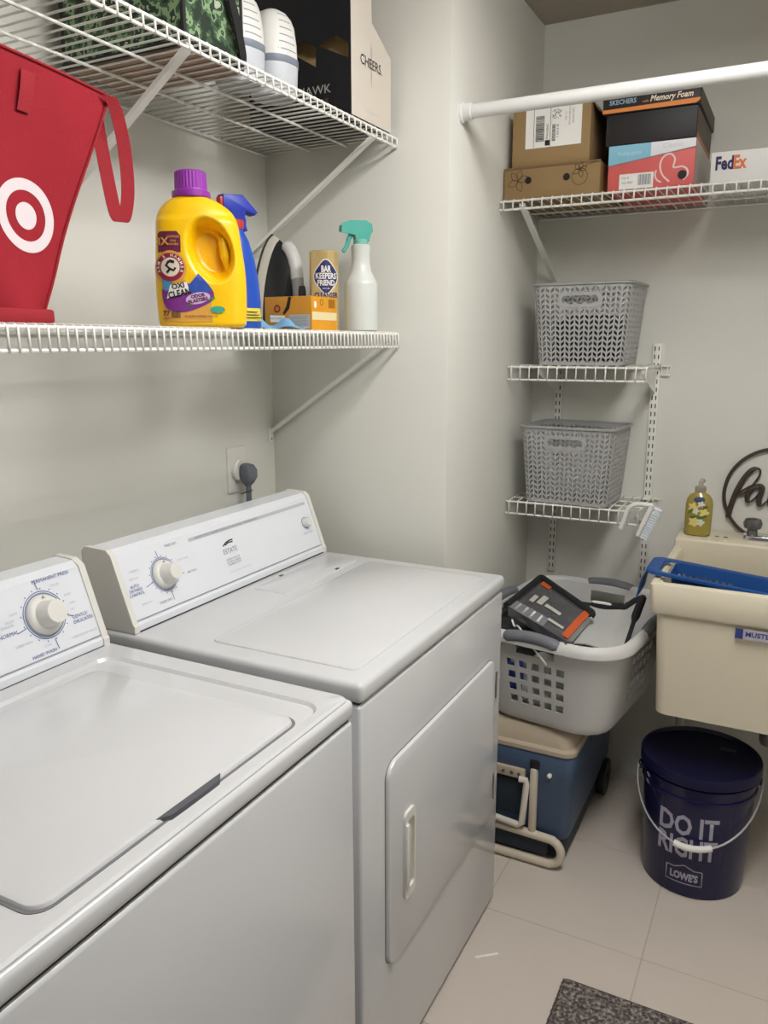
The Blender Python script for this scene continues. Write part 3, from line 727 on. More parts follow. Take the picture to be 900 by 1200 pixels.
bm = tube(NB(), catmull([(-.020, 0, .236), (-.030, 0, .222), (-.036, 0, .204), (-.046, 0, .190)], 4), [.006]*6+[.005]*7, 8)
obj('trigger', bm, teal, t)

# ------------------------------------------------------------------ upper left shelf
ZU = 1.9805
camo = ramp_mat('camouflage', 38, [(0, '#1f2d20'), (.42, '#39543a'), (.50, '#7f9a70'), (.57, '#24352a'), (.66, '#a8b496')], .8, bump=-1)
tan = M('tan_board', '#a48a78', .8, var=.05)
blk = M('black_webbing', '#141416', .7)
t = thing('cooler_bag', 'green camouflage soft bag with black piping on upper left shelf', 'bag', (.046, -.540, ZU))
bx0, bx1, by0, by1, bh = -.100, .195, -.640, -.472, .30
obj('bag_body', B((bx0, by0, ZU+.006), (bx1, by1, ZU+bh), .012, 3), camo, t, True)
obj('bottom_panel', B((bx0+.004, by0+.004, ZU), (bx1-.004, by1-.004, ZU+.007), .002), tan, t, True)
def loopr(z): return [V((x+(bx0+bx1)/2, y+(by0+by1)/2, z)) for x, y in rrect(bx1-bx0, by1-by0, .012, 4)]
for z in (ZU+.007, ZU+bh-.004): obj('piping', tube(NB(), loopr(z), .0055, 8, True), blk, t, True)
for x in (bx0+.003, bx1-.003):
    for y in (by0+.003, by1-.003): obj('piping', tube(NB(), [(x, y, ZU+.008), (x, y, ZU+bh-.006)], .0048, 8), blk, t, True)
P = catmull([(bx1+.002, by0+.05, ZU+bh-.01), (bx1+.010, by0+.085, ZU+.18), (bx1+.013, by0+.12, ZU+.10), (bx1+.009, by1-.018, ZU+.03), (bx1+.002, by1-.012, ZU+.012)], 6)
obj('strap', ribbon(NB(), P, (0, .9, .3), .022), blk, t, True, solid=.003)

vent_w = M('vent_white', '#dddcd8', .4, var=.02); vent_b = M('vent_lower', '#c2c6cc', .4, var=.02); vent_g = M('vent_band', '#7d8391', .45)
def vented(loc, label):
    t = thing('vented_appliance', label, 'appliance', loc, math.radians(84), 'white vented appliances on the upper shelf')
    def ring_(z, s): return [V((x*s, y*s, z)) for x, y in rrect(.098, .097, .042, 6)]
    obj('lower_body', loft(NB(), [ring_(0, .88), ring_(.006, .94), ring_(.06, 1.0)]), vent_b, t)
    obj('band', loft(NB(), [ring_(.06, 1.015), ring_(.061, 1.03), ring_(.073, 1.03), ring_(.074, 1.0)]), vent_g, t)
    hood, tr = obj('hood', loft(NB(), [ring_(.074, .99), ring_(.105, .96), ring_(.135, .88), ring_(.150, .76), ring_(.161, .58), ring_(.167, .36), ring_(.169, .12)]), vent_w, t, bvh=True, ang=60)
    for k in range(6):
        bm = rect(NB(), -.026+.002*k, -.0011, .022-.003*k, .0011)
        obj('vent_slit', place(bm, (-.004, -.2, .085+.0135*k), (1, 0, 0), (0, 0, 1), .0006, tr, .5, cut=.008), ink_g, hood, smooth=False)
    obj('side_grille', place(rect(NB(), -.012, -.016, .012, .016), (-.2, 0, .105), (0, -1, 0), (0, 0, 1), .0008, tr, .5, cut=.008), dark, hood, smooth=False)
    return t
vented((.150, -.309, ZU), 'white domed vented appliance with grey band beside the black carton')
vented((.140, -.414, ZU), 'white domed vented appliance with grey band right behind the camouflage bag')

bcard = M('black_carton', '#17161b', .55, var=.1, vs=30); wcard = M('white_carton', '#cfc6ba', .7, var=.02); kraft_in = M('kraft_inside', '#ecc98e', .8, var=.06)
t = thing('wine_carrier_box', 'black and white carton with cut-out windows and CHEERS lettering on upper shelf', 'box', (.10, -.05, ZU))
wx0, wx1, wy0, wy1, wh = -.035, .243, -.142, .052, .34
# front wall with two die-cut openings (local plane u=x, v=z)
def wall_with_holes():
    bm = NB(); import mathutils
    outer = [(wx0, 0), (wx1, 0), (wx1, wh), (wx0, wh)]
    h1 = [(.092, .143), (.152, .108), (.153, .148), (.122, .165), (.093, .159)]
    h2 = [(.158, .149), (.194, .135), (.237, .115), (.237, .145), (.203, .166)]
    from mathutils.geometry import delaunay_2d_cdt
    pts = [mathutils.Vector(p) for p in outer+h1+h2]; e = []
    k = 0
    for L in (outer, h1, h2):
        e += [(k+i, k+(i+1) % len(L)) for i in range(len(L))]; k += len(L)
    vs, es, fs, *_ = delaunay_2d_cdt(pts, e, [], 0, 1e-6)
    def inside(p, L):
        c = False
        for i in range(len(L)):
            a, b = L[i-1], L[i]
            if (a[1] > p[1]) != (b[1] > p[1]) and p[0] < (b[0]-a[0])*(p[1]-a[1])/(b[1]-a[1])+a[0]: c = not c
        return c
    V3 = [bm.verts.new((v.x, wy0, ZU+v.y)) for v in vs]
    for f in fs:
        cx = sum(vs[i].x for i in f)/len(f); cy = sum(vs[i].y for i in f)/len(f)
        if inside((cx, cy), h1) or inside((cx, cy), h2): continue
        bm.faces.new([V3[i] for i in f])
    bmesh.ops.recalc_face_normals(bm, faces=bm.faces[:])
    return bm
obj('front_panel', wall_with_holes(), bcard, t, True, smooth=False, solid=.002, solid_off=1)
obj('back_panel', B((wx0, wy1-.003, ZU), (wx1-.002, wy1, ZU+.13)), bcard, t, True)
obj('bottom_panel', B((wx0, wy0+.003, ZU), (wx1-.002, wy1, ZU+.003)), bcard, t, True)
obj('inner_wall', B((wx0+.004, wy0+.040, ZU+.004), (wx1-.006, wy0+.043, ZU+wh-.01)), kraft_in, t, True)
for x in (wx0+.09, wx0+.185): obj('divider', B((x, wy0+.004, ZU+.004), (x+.002, wy1-.004, ZU+.13)), kraft_in, t, True)
side = [(wy0, 0), (wy1, 0), (wy1, .165), (wy0+.098, .215), (wy0+.090, wh), (wy0, wh)]
for x, m in ((wx1, wcard), (wx0+.003, bcard)):
    obj('side_panel', loft(NB(), [[V((x-dx, y, ZU+z)) for y, z in side] for dx in (.003, 0)]), m, t, True, smooth=False)
txt(t, 'BLACK HAWK', .026, (.098, wy0-.001, ZU+.058), (1, 0, 0), (0, 0, 1), M('silver_ink', '#a9a6a2', .5), True, width=.185, off=.0022)
txt(t, 'VINEYARDS', .012, (.13, wy0-.001, ZU+.034), (1, 0, 0), (0, 0, 1), M('bronze_ink', '#6d5a45', .5), True, width=.11, off=.0022)
txt(t, 'CHEERS.', .030, (wx1, wy0+.094, ZU+.125), (0, 1, 0), (0, 0, 1), ink_k, True, width=.105, off=.001)
bm = NB(); flat(bm, [(-.004, 0), (0, -.055), (.004, 0), (0, .055)])
obj('star_print', place(bm, (wx1, wy0+.094, ZU+.125), (0, 1, 0), (0, 0, 1), .0006), M('faint_print', '#b5ab9e', .7), t, True, smooth=False)
txt(t, 'ENJOY RESPONSIBLY', .007, (wx1, wy0+.094, ZU+.022), (0, 1, 0), (0, 0, 1), ink_lg, True, width=.07, off=.001)

# ------------------------------------------------------------------ boxes on the wide back shelf
ZB = 1.8728
kraft = M('kraft_cardboard', '#977c55', .8, var=.05, vs=12, bump=.05, bs=90); kraft_d = M('kraft_cardboard_dark', '#7d6445', .8, var=.05); sketch = M('brown_print', '#57492e', .8)
def carton(name, label, x0, x1, y0, y1, z0, z1, m, bev=.002):
    t = thing(name, label, 'box', ((x0+x1)/2, (y0+y1)/2, z0))
    return t, obj('carton_body', B((x0, y0, z0), (x1, y1, z1), bev), m, t, True), lambda x, z: V((x, y0, z))
X, Z = (1, 0, 0), (0, 0, 1)
t, c, F = carton('produce_box', 'low cardboard tray box with two round holes and leaf drawings on back shelf', .391, .661, .472, .80, ZB, 1.957, kraft)
obj('rim_edge', B((.391, .472, 1.951), (.661, .476, 1.959), .001), kraft_d, c, True)
for x in (.462, .570): obj('hand_hole', place(disc(NB(), .0095, 0, 24), F(x, 1.922), X, Z, .001), ink_k, c, True, smooth=False)
def leafy(cx, cz, s):
    bm = NB()
    for a in (20, 75, 130, 200, 290):
        r = math.radians(a); L = [(cx+s*(k/8)*math.cos(r)-s*.28*math.sin(k/8*PI)*math.sin(r), cz+s*(k/8)*math.sin(r)+s*.28*math.sin(k/8*PI)*math.cos(r)) for k in range(9)]
        L2 = [(cx+s*(k/8)*math.cos(r)+s*.28*math.sin(k/8*PI)*math.sin(r), cz+s*(k/8)*math.sin(r)-s*.28*math.sin(k/8*PI)*math.cos(r)) for k in range(9)]
        stroke(bm, L, .0014); stroke(bm, L2, .0014)
    return bm
obj('leaf_drawing', place(leafy(.432, 1.922, .030), (0, .472, 0), X, Z, .001), sketch, c, True, smooth=False)
bm = annulus(NB(), .0205, .0220, 0, 30, .606, 1.920); merge(bm, leafy(.606, 1.936, .020)); stroke(bm, [(.606, 1.940), (.63, 1.950), (.655, 1.954)], .0015)
obj('fruit_drawing', place(bm, (0, .472, 0), X, Z, .001), sketch, c, True, smooth=False)
t, c, F = carton('shipping_box', 'plain brown cardboard box with white shipping label stacked on tray box', .409, .627, .482, .72, 1.9592, 2.112, kraft)
obj('top_flap', loft(NB(), [[V((x, y, z)) for x, y, z in ((.6275, .49, 2.112), (.6275, .715, 2.112), (.646, .715, 2.085), (.646, .49, 2.085))], [V((x+.002, y, z)) for x, y, z in ((.6275, .49, 2.112), (.6275, .715, 2.112), (.646, .715, 2.085), (.646, .49, 2.085))]]), kraft_d, c, True, smooth=False)
lb = obj('shipping_label', place(rect(NB(), .447, 2.006, .603, 2.109), (0, .482, 0), X, Z, .0008), paper, c, True, smooth=False)
bm = NB()
random.seed(3)
z = 2.022
while z < 2.088:
    h = random.choice((.0008, .0012, .002)); rect(bm, .476, z, .500, z+h); z += h+random.choice((.0008, .0014))
z = 2.020
while z < 2.062:
    h = random.choice((.0008, .0015)); rect(bm, .522, z, .532, z+h); z += h+.0012
obj('barcode', place(bm, (0, .482, 0), X, Z, .0014), ink_k, lb, True, smooth=False)
bm = NB(); rect(bm, .470, 2.008, .4712, 2.108); rect(bm, .5165, 2.008, .5177, 2.108); rect(bm, .503, 2.010, .516, 2.024)
obj('label_rules', place(bm, (0, .482, 0), X, Z, .0014), ink_k, lb, True, smooth=False)
bm = NB()
for i in range(8):
    for j in range(8):
        if random.random() < .5: rect(bm, .522+i*.003, 2.076+j*.003, .5248+i*.003, 2.0788+j*.003)
obj('code_patch', place(bm, (0, .482, 0), X, Z, .0014), ink_g, lb, True, smooth=False)
for x, s in ((.538, '1 323 6 45'), (.509, 'TRACKING')): txt(lb, s, .008, F(x, 2.045), X, Z, ink_k, True, rot=PI/2, off=.0015)
for x, s in ((.560, 'SHIP TO'), (.570, 'RETURN SERVICE'), (.580, 'PRIORITY MAIL')): txt(lb, s, .006, F(x, 2.08), X, Z, ink_g, True, rot=PI/2, off=.0015)

coral = M('coral_carton', '#d4625f', .55, var=.03); sky = M('sky_carton', '#86bcd3', .55, var=.03); lidw = M('pale_carton', '#dcdce0', .6); greyc = M('grey_carton_side', '#b9b3ab', .6, var=.05)
t, c, F = carton('shoe_box', 'coral and sky-blue shoe box with white heart line under black box', .684, .902, .462, .80, ZB, 1.9845, coral)
obj('lid_blue', place(flat(NB(), [(.6845, 1.935), (.792, 1.9495), (.792, 1.984), (.6845, 1.984)]), (0, .462, 0), X, Z, .0012), sky, c, True, smooth=False)
obj('lid_white', place(flat(NB(), [(.792, 1.9495), (.9015, 1.9635), (.9015, 1.984), (.792, 1.984)]), (0, .462, 0), X, Z, .0012), lidw, c, True, smooth=False)
obj('lid_edge', loft(NB(), [[V((x, .4605, z+dz)) for x, z in ((.684, 1.9345), (.9025, 1.963))]+[V((x, .462, z+dz)) for x, z in ((.9025, 1.963), (.684, 1.9345))] for dz in (-.0012, .0012)]), M('lid_edge_grey', '#8d8280', .7), c, True, smooth=False)  # thin grey strip along the slanted lid edge
obj('end_panel', place(rect(NB(), .464, ZB+.001, .798, 1.984), (.902, 0, 0), (0, 1, 0), Z, .0008), greyc, c, True, smooth=False)
txt(c, 'Hushpuppies', .016, F(.738, 1.963), X, Z, M('pale_blue_ink', '#b9dbe6', .6), True, width=.06, off=.0018)
txt(c, 'Classic', .016, F(.845, 1.972), X, Z, ink_lg, True, width=.05, off=.0018, shear=.2)
st = obj('size_sticker', place(rect(NB(), .715, 1.874, .802, 1.912), (0, .462, 0), X, Z, .001), paper, c, True, smooth=False)
bm = NB()
for k in range(14): rect(bm, .763+k*.0024, 1.882, .7640+k*.0024+.0006*(k % 3), 1.908)
obj('barcode', place(bm, (0, .462, 0), X, Z, .0016), ink_g, st, True, smooth=False)
txt(st, 'Size 8', .008, F(.730, 1.902), X, Z, ink_g, True, off=.0018); txt(st, 'Style 8807', .007, F(.736, 1.890), X, Z, ink_g, True, off=.0018)
P = [(.808, 1.915), (.806, 1.902), (.812, 1.890), (.822, 1.884)]
bm = stroke(NB(), [(p.x, p.y) for p in catmull([V((*q, 0)) for q in P], 5)], .004)
P = [(.842, 1.884), (.824, 1.902), (.817, 1.926), (.825, 1.946), (.842, 1.951), (.853, 1.938), (.850, 1.920), (.856, 1.917), (.872, 1.918), (.884, 1.910), (.886, 1.897), (.876, 1.886)]
stroke(bm, [(p.x, p.y) for p in catmull([V((*q, 0)) for q in P], 5)], .0045)
obj('heart_line', place(bm, (0, .462, 0), X, Z, .0014), M('heart_white', '#e8c9c6', .6), c, True, smooth=False)
obj('finger_hole', place(disc(NB(), .011, 0, 26), F(.873, 1.898), X, Z, .0018), ink_k, c, True, smooth=False)

bshoe = M('black_shoe_carton', '#201d1e', .55, var=.06); orng = M('orange_print', '#d5813d', .55); brownp = M('brown_carton_side', '#5d5048', .6, var=.15, vs=18)
t, c, F = carton('shoe_box', 'black shoe box with orange stripe and slanted lettering, on the coral box', .674, .900, .462, .78, 1.986, 2.085, bshoe)
ld_ = obj('lid', B((.664, .455, 2.062), (.905, .787, 2.104), .002), bshoe, t, True)
obj('stripe', place(flat(NB(), [(.6645, 2.064), (.895, 2.064), (.905, 2.071), (.905, 2.076), (.6645, 2.073)]), (0, .455, 0), X, Z, .0012), orng, ld_, True, smooth=False)
F2 = lambda x, z: V((x, .455, z))
txt(ld_, 'SKECHERS', .016, F2(.715, 2.088), X, Z, M('pale_blue_print', '#8fa3b5', .6), True, width=.068, off=.0016, bold=.03)
txt(ld_, 'with', .009, F2(.772, 2.083), X, Z, M('orange_ink', '#d5813d', .6), True, off=.0016)
txt(ld_, 'Memory Foam', .020, F2(.835, 2.087), X, Z, M('peach_ink', '#e7d6c2', .6), True, width=.104, off=.0016, bold=.02, shear=.25)
obj('end_panel', place(rect(NB(), .466, 1.988, .776, 2.060), (.900, 0, 0), (0, 1, 0), Z, .0008), brownp, c, True, smooth=False)
obj('end_stripe', place(rect(NB(), .466, 1.988, .776, 1.998), (.900, 0, 0), (0, 1, 0), Z, .0014), M('copper_print', '#b07a55', .6), c, True, smooth=False)
obj('lid_end', place(rect(NB(), .457, 2.064, .785, 2.102), (.905, 0, 0), (0, 1, 0), Z, .0008), brownp, ld_, True, smooth=False)

t, c, F = carton('mailing_box', 'white courier mailing box with purple and orange lettering, rightmost on back shelf', .938, 1.27, .480, .70, ZB, 1.947, M('white_mailer', '#dedcdb', .6))
txt(c, 'Fed', .044, F(.9485, 1.918), X, Z, M('courier_purple', '#2f2552', .6), True, align='LEFT', width=.042, bold=.035, off=.001)
txt(c, 'Ex', .044, F(.991, 1.918), X, Z, M('courier_orange', '#d9743f', .6), True, align='LEFT', width=.030, bold=.035, off=.001)

def lump(name, m, w, d, h, c, seed, label, cat='laundry', group=None, amp=.14, rz=0):
    bm = bmesh.new(); bmesh.ops.create_icosphere(bm, subdivisions=4, radius=1); rnd = random.Random(seed); ph = [rnd.uniform(0, 6) for _ in range(6)]
    for v_ in bm.verts:
        q = v_.co; k = 1+amp*(math.sin(q.x*5+ph[0])*math.cos(q.y*4+ph[1])+.6*math.sin(q.z*7+ph[2]+q.x*3)+.5*math.sin(q.y*9+ph[3]))
        e = .55; s = lambda a: math.copysign(abs(a)**e, a)
        v_.co = V((s(q.x)*w/2*k, s(q.y)*d/2*k, s(q.z)*h/2*k))
    o = obj(name, bm, m); o.location = c; o.rotation_euler = (0, 0, rz)
    return tag(o, label, cat, group)
# ------------------------------------------------------------------ herringbone baskets
gb = M('grey_basket_plastic', '#a7a7a6', .5, var=.03); gb2 = M('grey_rim_plastic', '#9b9b9c', .45)
def herring(label, loc, rz, Wt, Wb, D_t, D_b, Hh):
    t = thing('storage_basket', label, 'basket', loc, rz, 'grey woven-look storage baskets')
    pt, pb = perim(Wt, D_t, .03), perim(Wb, D_b, .026)
    N = 66; R = 14
    # slot in columns so a grid centre falls on the front middle
    us = [(i)/N for i in range(N+1)]
    vs = [.035]+[.035+.915*(j)/R for j in range(1, R)]+[.955]
    def P(u, v):
        a = pt(u); b = pb(u); k = v
        return V((b[0]+(a[0]-b[0])*k, b[1]+(a[1]-b[1])*k, Hh*v))
    Lf = pt.T
    def hole(i, j):
        for c0 in (0,):
            du = ((i+.5)/N-c0+.5) % 1-.5
            zz = (vs[j]+vs[j+1])/2
            if abs(du*Lf) < .054 and abs(zz-.80) < .075: return 'skip'
            if abs(du*Lf) < .062 and abs(zz-.80) < .085: return None
        return (.17, .20)
    bm = perf(NB(), P, us, vs, hole, zig=.023)
    for v0, v1 in ((0, .035), (.955, 1.0)):
        for i in range(N):
            f = [bm.verts.new(P(u, v)) for u, v in ((us[i], v0), (us[i+1], v0), (us[i+1], v1), (us[i], v1))]; bm.faces.new(f)
    bmesh.ops.remove_doubles(bm, verts=bm.verts[:], dist=1e-5)
    obj('woven_wall', bm, gb, t, smooth=False, solid=.0022)
    obj('base', plate(NB(), rrect(Wb-.003, D_b-.003, .026, 5), 0, .003), gb, t)
    rings = []
    for dw, z in ((-.006, Hh-.004), (.004, Hh-.006), (.010, Hh-.004), (.010, Hh+.001), (.002, Hh+.003), (-.006, Hh+.001)):
        p = perim(Wt+dw, D_t+dw, .03); rings.append([V((*p(k/64), z)) for k in range(64)])
    rings.append(rings[0])
    obj('rim', loft(NB(), rings, False, False), gb2, t)
    for s in (-1,):
        yb = s*(D_b/2+(D_t-D_b)/2*.8); tilt = (D_t-D_b)/2/Hh
        bm = ring(NB(), rrect(.132, .044, .020, 6), rrect(.108, .024, .0115, 6), -.002, .0016)
        xf(bm, frame((0, yb, Hh*.80), (1 if s < 0 else -1, 0, 0), (0, s*tilt, 1)))
        obj('handle_frame', bm, gb, t)
    return t
b1 = herring('grey woven-look plastic basket on the upper small wire shelf', (.601, .691, 1.4115), math.radians(-2), .292, .256, .238, .212, .236)
dup(b1, (.580, .681, .9892), math.radians(-3), 'grey woven-look plastic basket on the lower small wire shelf')

lump('cloth', M('dark_filler', '#3d3c40', .9, var=.1), .20, .15, .13, (.601, .695, 1.492), 9, 'dark lump added inside upper grey basket to darken its holes', 'cloth', amp=.05)  # filler lump added inside so the basket holes read dark
# scrub brush hanging from the lower small shelf
t = thing('scrub_brush', 'white scrub brush hooked over right end of the lower small shelf', 'brush', (.803, .575, 1.012))
bw = M('brush_white', '#e2e2de', .4); br = M('pale_bristles', '#d3dade', .8, var=.2, vs=200)
Q = lambda x, z, y=.553: V((x, y, z))
P = catmull([Q(.842, 1.012), Q(.80, 1.013), Q(.776, .998), Q(.765, .965), Q(.756, .935)], 5)
obj('handle', tube(NB(), P, [.007]*12+[.0065]*9, 10), bw, t, True)
obj('back_plate', tube(NB(), [Q(.842, 1.014), Q(.825, .97), Q(.806, .918)], [.008, .0085, .0075], 10), bw, t, True)
d = (Q(.806, .918)-Q(.842, 1.012)).normalized(); nn = V((.94, 0, -.34))
bme = bpy.data.meshes.new('bristle_tuft'); bm = tube(NB(), [(0, 0, 0), tuple(nn*.022)], [.0034, .0048], 6); bm.to_mesh(bme); bm.free(); bme.materials.append(br)
for k in range(13):
    for sy in (-.005, 0, .005):
        p = Q(.842, 1.010)+d*(.004+.0077*k)+nn*.007+V((0, sy, 0))
        q = piece('bristle_tuft', bme, t, p-V((.803, .575, 1.012)))

# ------------------------------------------------------------------ cooler
cb = M('cooler_blue', '#475a76', .45, var=.05, bump=.05, bs=200); cdk = M('cooler_dark_base', '#27313d', .6); ct = M('cooler_tan', '#b9aa95', .5, var=.04); chn = M('cooler_handle_tan', '#d0c5b2', .5, var=.03)
t = thing('cooler', 'blue wheeled cooler with tan lid on the floor under the laundry basket', 'cooler', (.565, .485, 0))
cx, cy = .562, .490
def cr(w, d, z, r=.035): return [V((x, y, z)) for x, y in rrect(w, d, r, 6, cx, cy)]
obj('cooler_body', loft(NB(), [cr(.308, .53, .075), cr(.326, .556, .11), cr(.334, .566, .27), cr(.344, .580, .285), cr(.344, .580, .332), cr(.338, .572, .345)]), cb, t, True)
obj('cooler_base', loft(NB(), [cr(.29, .50, .012), cr(.304, .526, .03), cr(.306, .528, .076)]), cdk, t, True)
obj('lid_lip', loft(NB(), [cr(.340, .574, .345), cr(.346, .582, .348), cr(.346, .582, .360), cr(.336, .57, .366)]), ct, t, True)
obj('lid', loft(NB(), [cr(.328, .56, .362), cr(.322, .552, .392, .05), cr(.300, .52, .412, .06), cr(.25, .46, .4165, .06)]), ct, t, True)
yf = .196; yh = yf-.0
P = [(.40, yh-.004, .100), (.655, yh-.004, .094), (.69, yh-.004, .089), (.706, yh-.004, .074), (.711, yh-.004, .053), (.703, yh-.004, .030), (.684, yh-.004, .018), (.65, yh-.004, .015), (.40, yh-.004, .015)]
hl = obj('tow_handle', tube(NB(), catmull(P, 5), .0125, 12), chn, t, True)
obj('handle_post', B((.614, yf-.012, .098), (.634, yf+.012, .300), .006), chn, t, True)
obj('post_cap', B((.611, yf-.006, .298), (.638, yf+.014, .322), .003), black, t, True)
sh = obj('swing_handle', tube(NB(), [(.585, yf-.012, .262), (.604, yf-.012, .262), (.606, yf-.012, .25), (.597, yf-.016, .128), (.585, yf-.016, .120), (.42, yf-.016, .135)], .0095, 10), M('handle_white', '#dad3c6', .5), t, True)
obj('handle_bracket', B((.47, yf-.006, .258), (.598, yf+.012, .288), .003), ct, t, True)
for x in (.535, .560, .582): obj('rivet', xf(lathe(NB(), [(.005, 0), (.004, .003), (.0, .004)], 10), frame((x, yf-.006, .273), (1, 0, 0), (0, 0, 1))), steel, t, True)
obj('front_recess', B((.45, yf+.008, .135), (.592, yf+.014, .255), .003), cdk, t, True)
obj('lower_recess', B((.45, yf+.004, .028), (.668, yf+.020, .088), .004), cdk, t, True)
obj('lid_latch_dot', xf(lathe(NB(), [(.007, 0), (.006, .008), (.0, .010)], 14), frame((.668, yf+.002, .287), (1, 0, 0), (0, 0, 1))), ink_w, t, True)
for x in (.395, .726):
    wl = obj('wheel', xf(lathe(NB(), [(.045, -.016), (.058, -.014), (.060, -.008), (.060, .008), (.058, .014), (.045, .016)], 30), frame((x, .665, .0605), (0, 1, 0), (0, 0, 1))), black, t, True)
    obj('hub_cap', xf(lathe(NB(), [(.022, .015), (.020, .019), (.0, .020)], 18), frame((x, .665, .0605), (0, 1, 0), (0, 0, 1))), dark, wl, True)

# ------------------------------------------------------------------ laundry basket on the cooler
lw = M('basket_white', '#d0cfcd', .42, var=.02); lg = M('basket_grip_grey', '#76777e', .55)
ZBK = .4185; LH = .280
t = thing('laundry_basket', 'white plastic laundry basket with grey grips resting on the blue cooler', 'laundry basket', (.656, .452, ZBK), math.radians(-8))
Wt, Dt, Wb, Db = .438, .575, .360, .470
pt, pb = perim(Wt, Dt, .10), perim(Wb, Db, .09)
N = 48
us = [i/N+.5/N for i in range(N+1)]
vs = [.10, .18, .325, .47, .615, .70, .74, .92, .985]
def P(u, v):
    a = pt(u); b = pb(u); k = v**.8
    return V((b[0]+(a[0]-b[0])*k, b[1]+(a[1]-b[1])*k, LH*v))
sides = (0, .25, .5, .75)
def hole(i, j):
    for c0 in sides:
        du = round((((us[i]+us[i+1])/2-c0+.5) % 1-.5)*N)
        if abs(du) <= 2:
            if 1 <= j <= 4 and j != 0: return (.18, .20)
        if abs(du) <= 1 and j == 6: return 'skip'
    return None
vs = [.10, .20, .335, .47, .605, .74, .79, .92, .985]
bm = perf(NB(), P, us, vs, hole)
rings = [[P(us[i], v) for i in range(N)] for v in (.10, .05)]
rings.append([P(us[i], .0)*.985 for i in range(N)]); rings[-1] = [V((p.x, p.y, .004)) for p in rings[-1]]
rings.append([V((p.x*.93, p.y*.93, .0)) for p in rings[-1]])
b2 = loft(NB(), rings[::-1], True, False); merge(bm, b2)
bmesh.ops.remove_doubles(bm, verts=bm.verts[:], dist=1e-5); bmesh.ops.recalc_face_normals(bm, faces=bm.faces[:])
obj('basket_wall', bm, lw, t, ang=50, solid=.003)
rings = []
for dw, z in ((-.004, LH-.010), (.000, LH+.002), (.016, LH+.008), (.040, LH+.002), (.050, LH-.012), (.050, LH-.022), (.046, LH-.023), (.044, LH-.010), (.014, LH-.002), (-.004, LH-.010)):
    p = perim(Wt+dw, Dt+dw, .10+dw/2); rings.append([V((*p(k/80), z)) for k in range(80)])
obj('rim', loft(NB(), rings, False, False), lw, t, ang=50)
for c0 in sides:
    p = perim(Wt+.030, Dt+.030, .115); pts = [V((*p(c0+s*.040), LH-.006+.010*(1-abs(s)**2))) for s in [k/8-1 for k in range(17)]]
    bm = tube(NB(), pts, [.012]+[.0165]*15+[.012], 12)
    obj('grip', bm, lg, t)
# contents
fabric_d = M('charcoal_fabric', '#232326', .9, var=.2, bump=.3, bs=200); fabric_g = M('light_grey_fabric', '#bcbdb9', .9, var=.05, bump=.3, bs=160); linen = M('white_linen', '#dcdbd7', .9, var=.06, bump=.3, bs=80)
bl_cloth = M('blue_cloth', '#2a4596', .85, var=.1)
R8 = math.radians(-8)
lump('linen', linen, .295, .39, .17, (.656, .432, .522), 1, 'crumpled white linen filling the bottom of the laundry basket', rz=R8, amp=.08)
lump('cloth', bl_cloth, .040, .03, .085, (.548, .238, .548), 2, 'blue cloth showing through left holes of laundry basket', 'cloth')
lump('cloth', fabric_g, .16, .05, .09, (.680, .238, .590), 3, 'pale grey cloth pressed behind the front holes of laundry basket', 'cloth', rz=R8, amp=.06)
lump('blanket', fabric_d, .25, .36, .08, (.592, .405, .660), 4, 'charcoal blanket bunched in the laundry basket under the clear package', 'blanket', rz=R8, amp=.07)
# black rolled border + pale grey bag
t = thing('fabric_bag', 'light grey fabric bag with black border folded over right side of laundry basket', 'bag', (.78, .36, .69))
def fb(a, b):
    x = .695+.142*a; y = .220+.265*b+.012*a
    return V((x, y, .694+.008*math.sin(a*5+b*4)+.045*max(0, a-.72)/.28*b+.02*b*(1-a)-.018*(1-b)))
obj('bag_cloth', sheet(NB(), 16, 12, fb), fabric_g, t, True, solid=.004)
obj('black_border', tube(NB(), [fb(1, k/10)+V((.004, 0, .003)) for k in range(11)]+[fb(1-k/10, 1)+V((0, .004, .003)) for k in range(1, 11)], [.006]*6+[.012]*15, 8), fabric_d, t, True)
obj('white_stripe', tube(NB(), [fb(.42-.4*k/8, 1)+V((0, -.004, .013+.004*math.sin(k/8*PI))) for k in range(9)], [.002]+[.0042]*7+[.002], 6), ink_w, t, True)
# packaged kit
t = thing('packaged_tool_kit', 'grey wrapped package with orange ends on top of laundry basket', 'package', (.60, .33, .70), 0)
c = [V((.498, .300, .722)), V((.712, .138, .712)), V((.726, .345, .722)), V((.512, .585, .730))]
def pk(a, b, h=0):
    p = (c[0].lerp(c[1], a)).lerp(c[3].lerp(c[2], a), b); return p+V((0, 0, h+.006*math.sin(a*3)*math.sin(b*3)))
film = M('glossy_wrap', '#5a5a5f', .12, var=.25, vs=18, coat=1, bump=.5, bs=25)
bm = NB(); sheet(bm, 14, 14, lambda a, b: pk(a, b, .004)); o, tr = obj('wrapped_card', bm, film, t, True, bvh=True, solid=.026)
oc = M('orange_card', '#d1602e', .5, var=.08)
pkm = lambda x0, x1, y0, y1, n=4: sheet(NB(), n, n, lambda a, b: pk(x0+(x1-x0)*a, y0+(y1-y0)*b, .0065))
obj('orange_end', pkm(.06, .25, .87, 1.0), oc, o, True)
obj('orange_end', pkm(.90, 1.0, .05, .97, 8), oc, o, True)
obj('black_edge', tube(NB(), catmull([pk(-.03, k/6, .006) for k in range(7)]+[pk(k/7, 1.04, .006) for k in range(8)]+[pk(1.0, 1.0, .0)], 3), .011, 10), fabric_d, o, True)
gl = M('pale_card', '#b0b0ab', .4, var=.1); obj('pale_panel', pkm(.0, .62, .0, .22, 6), M('silver_card', '#84858a', .25, var=.2, vs=30), o, True)
wp = M('tool_white', '#c6c4bb', .5)
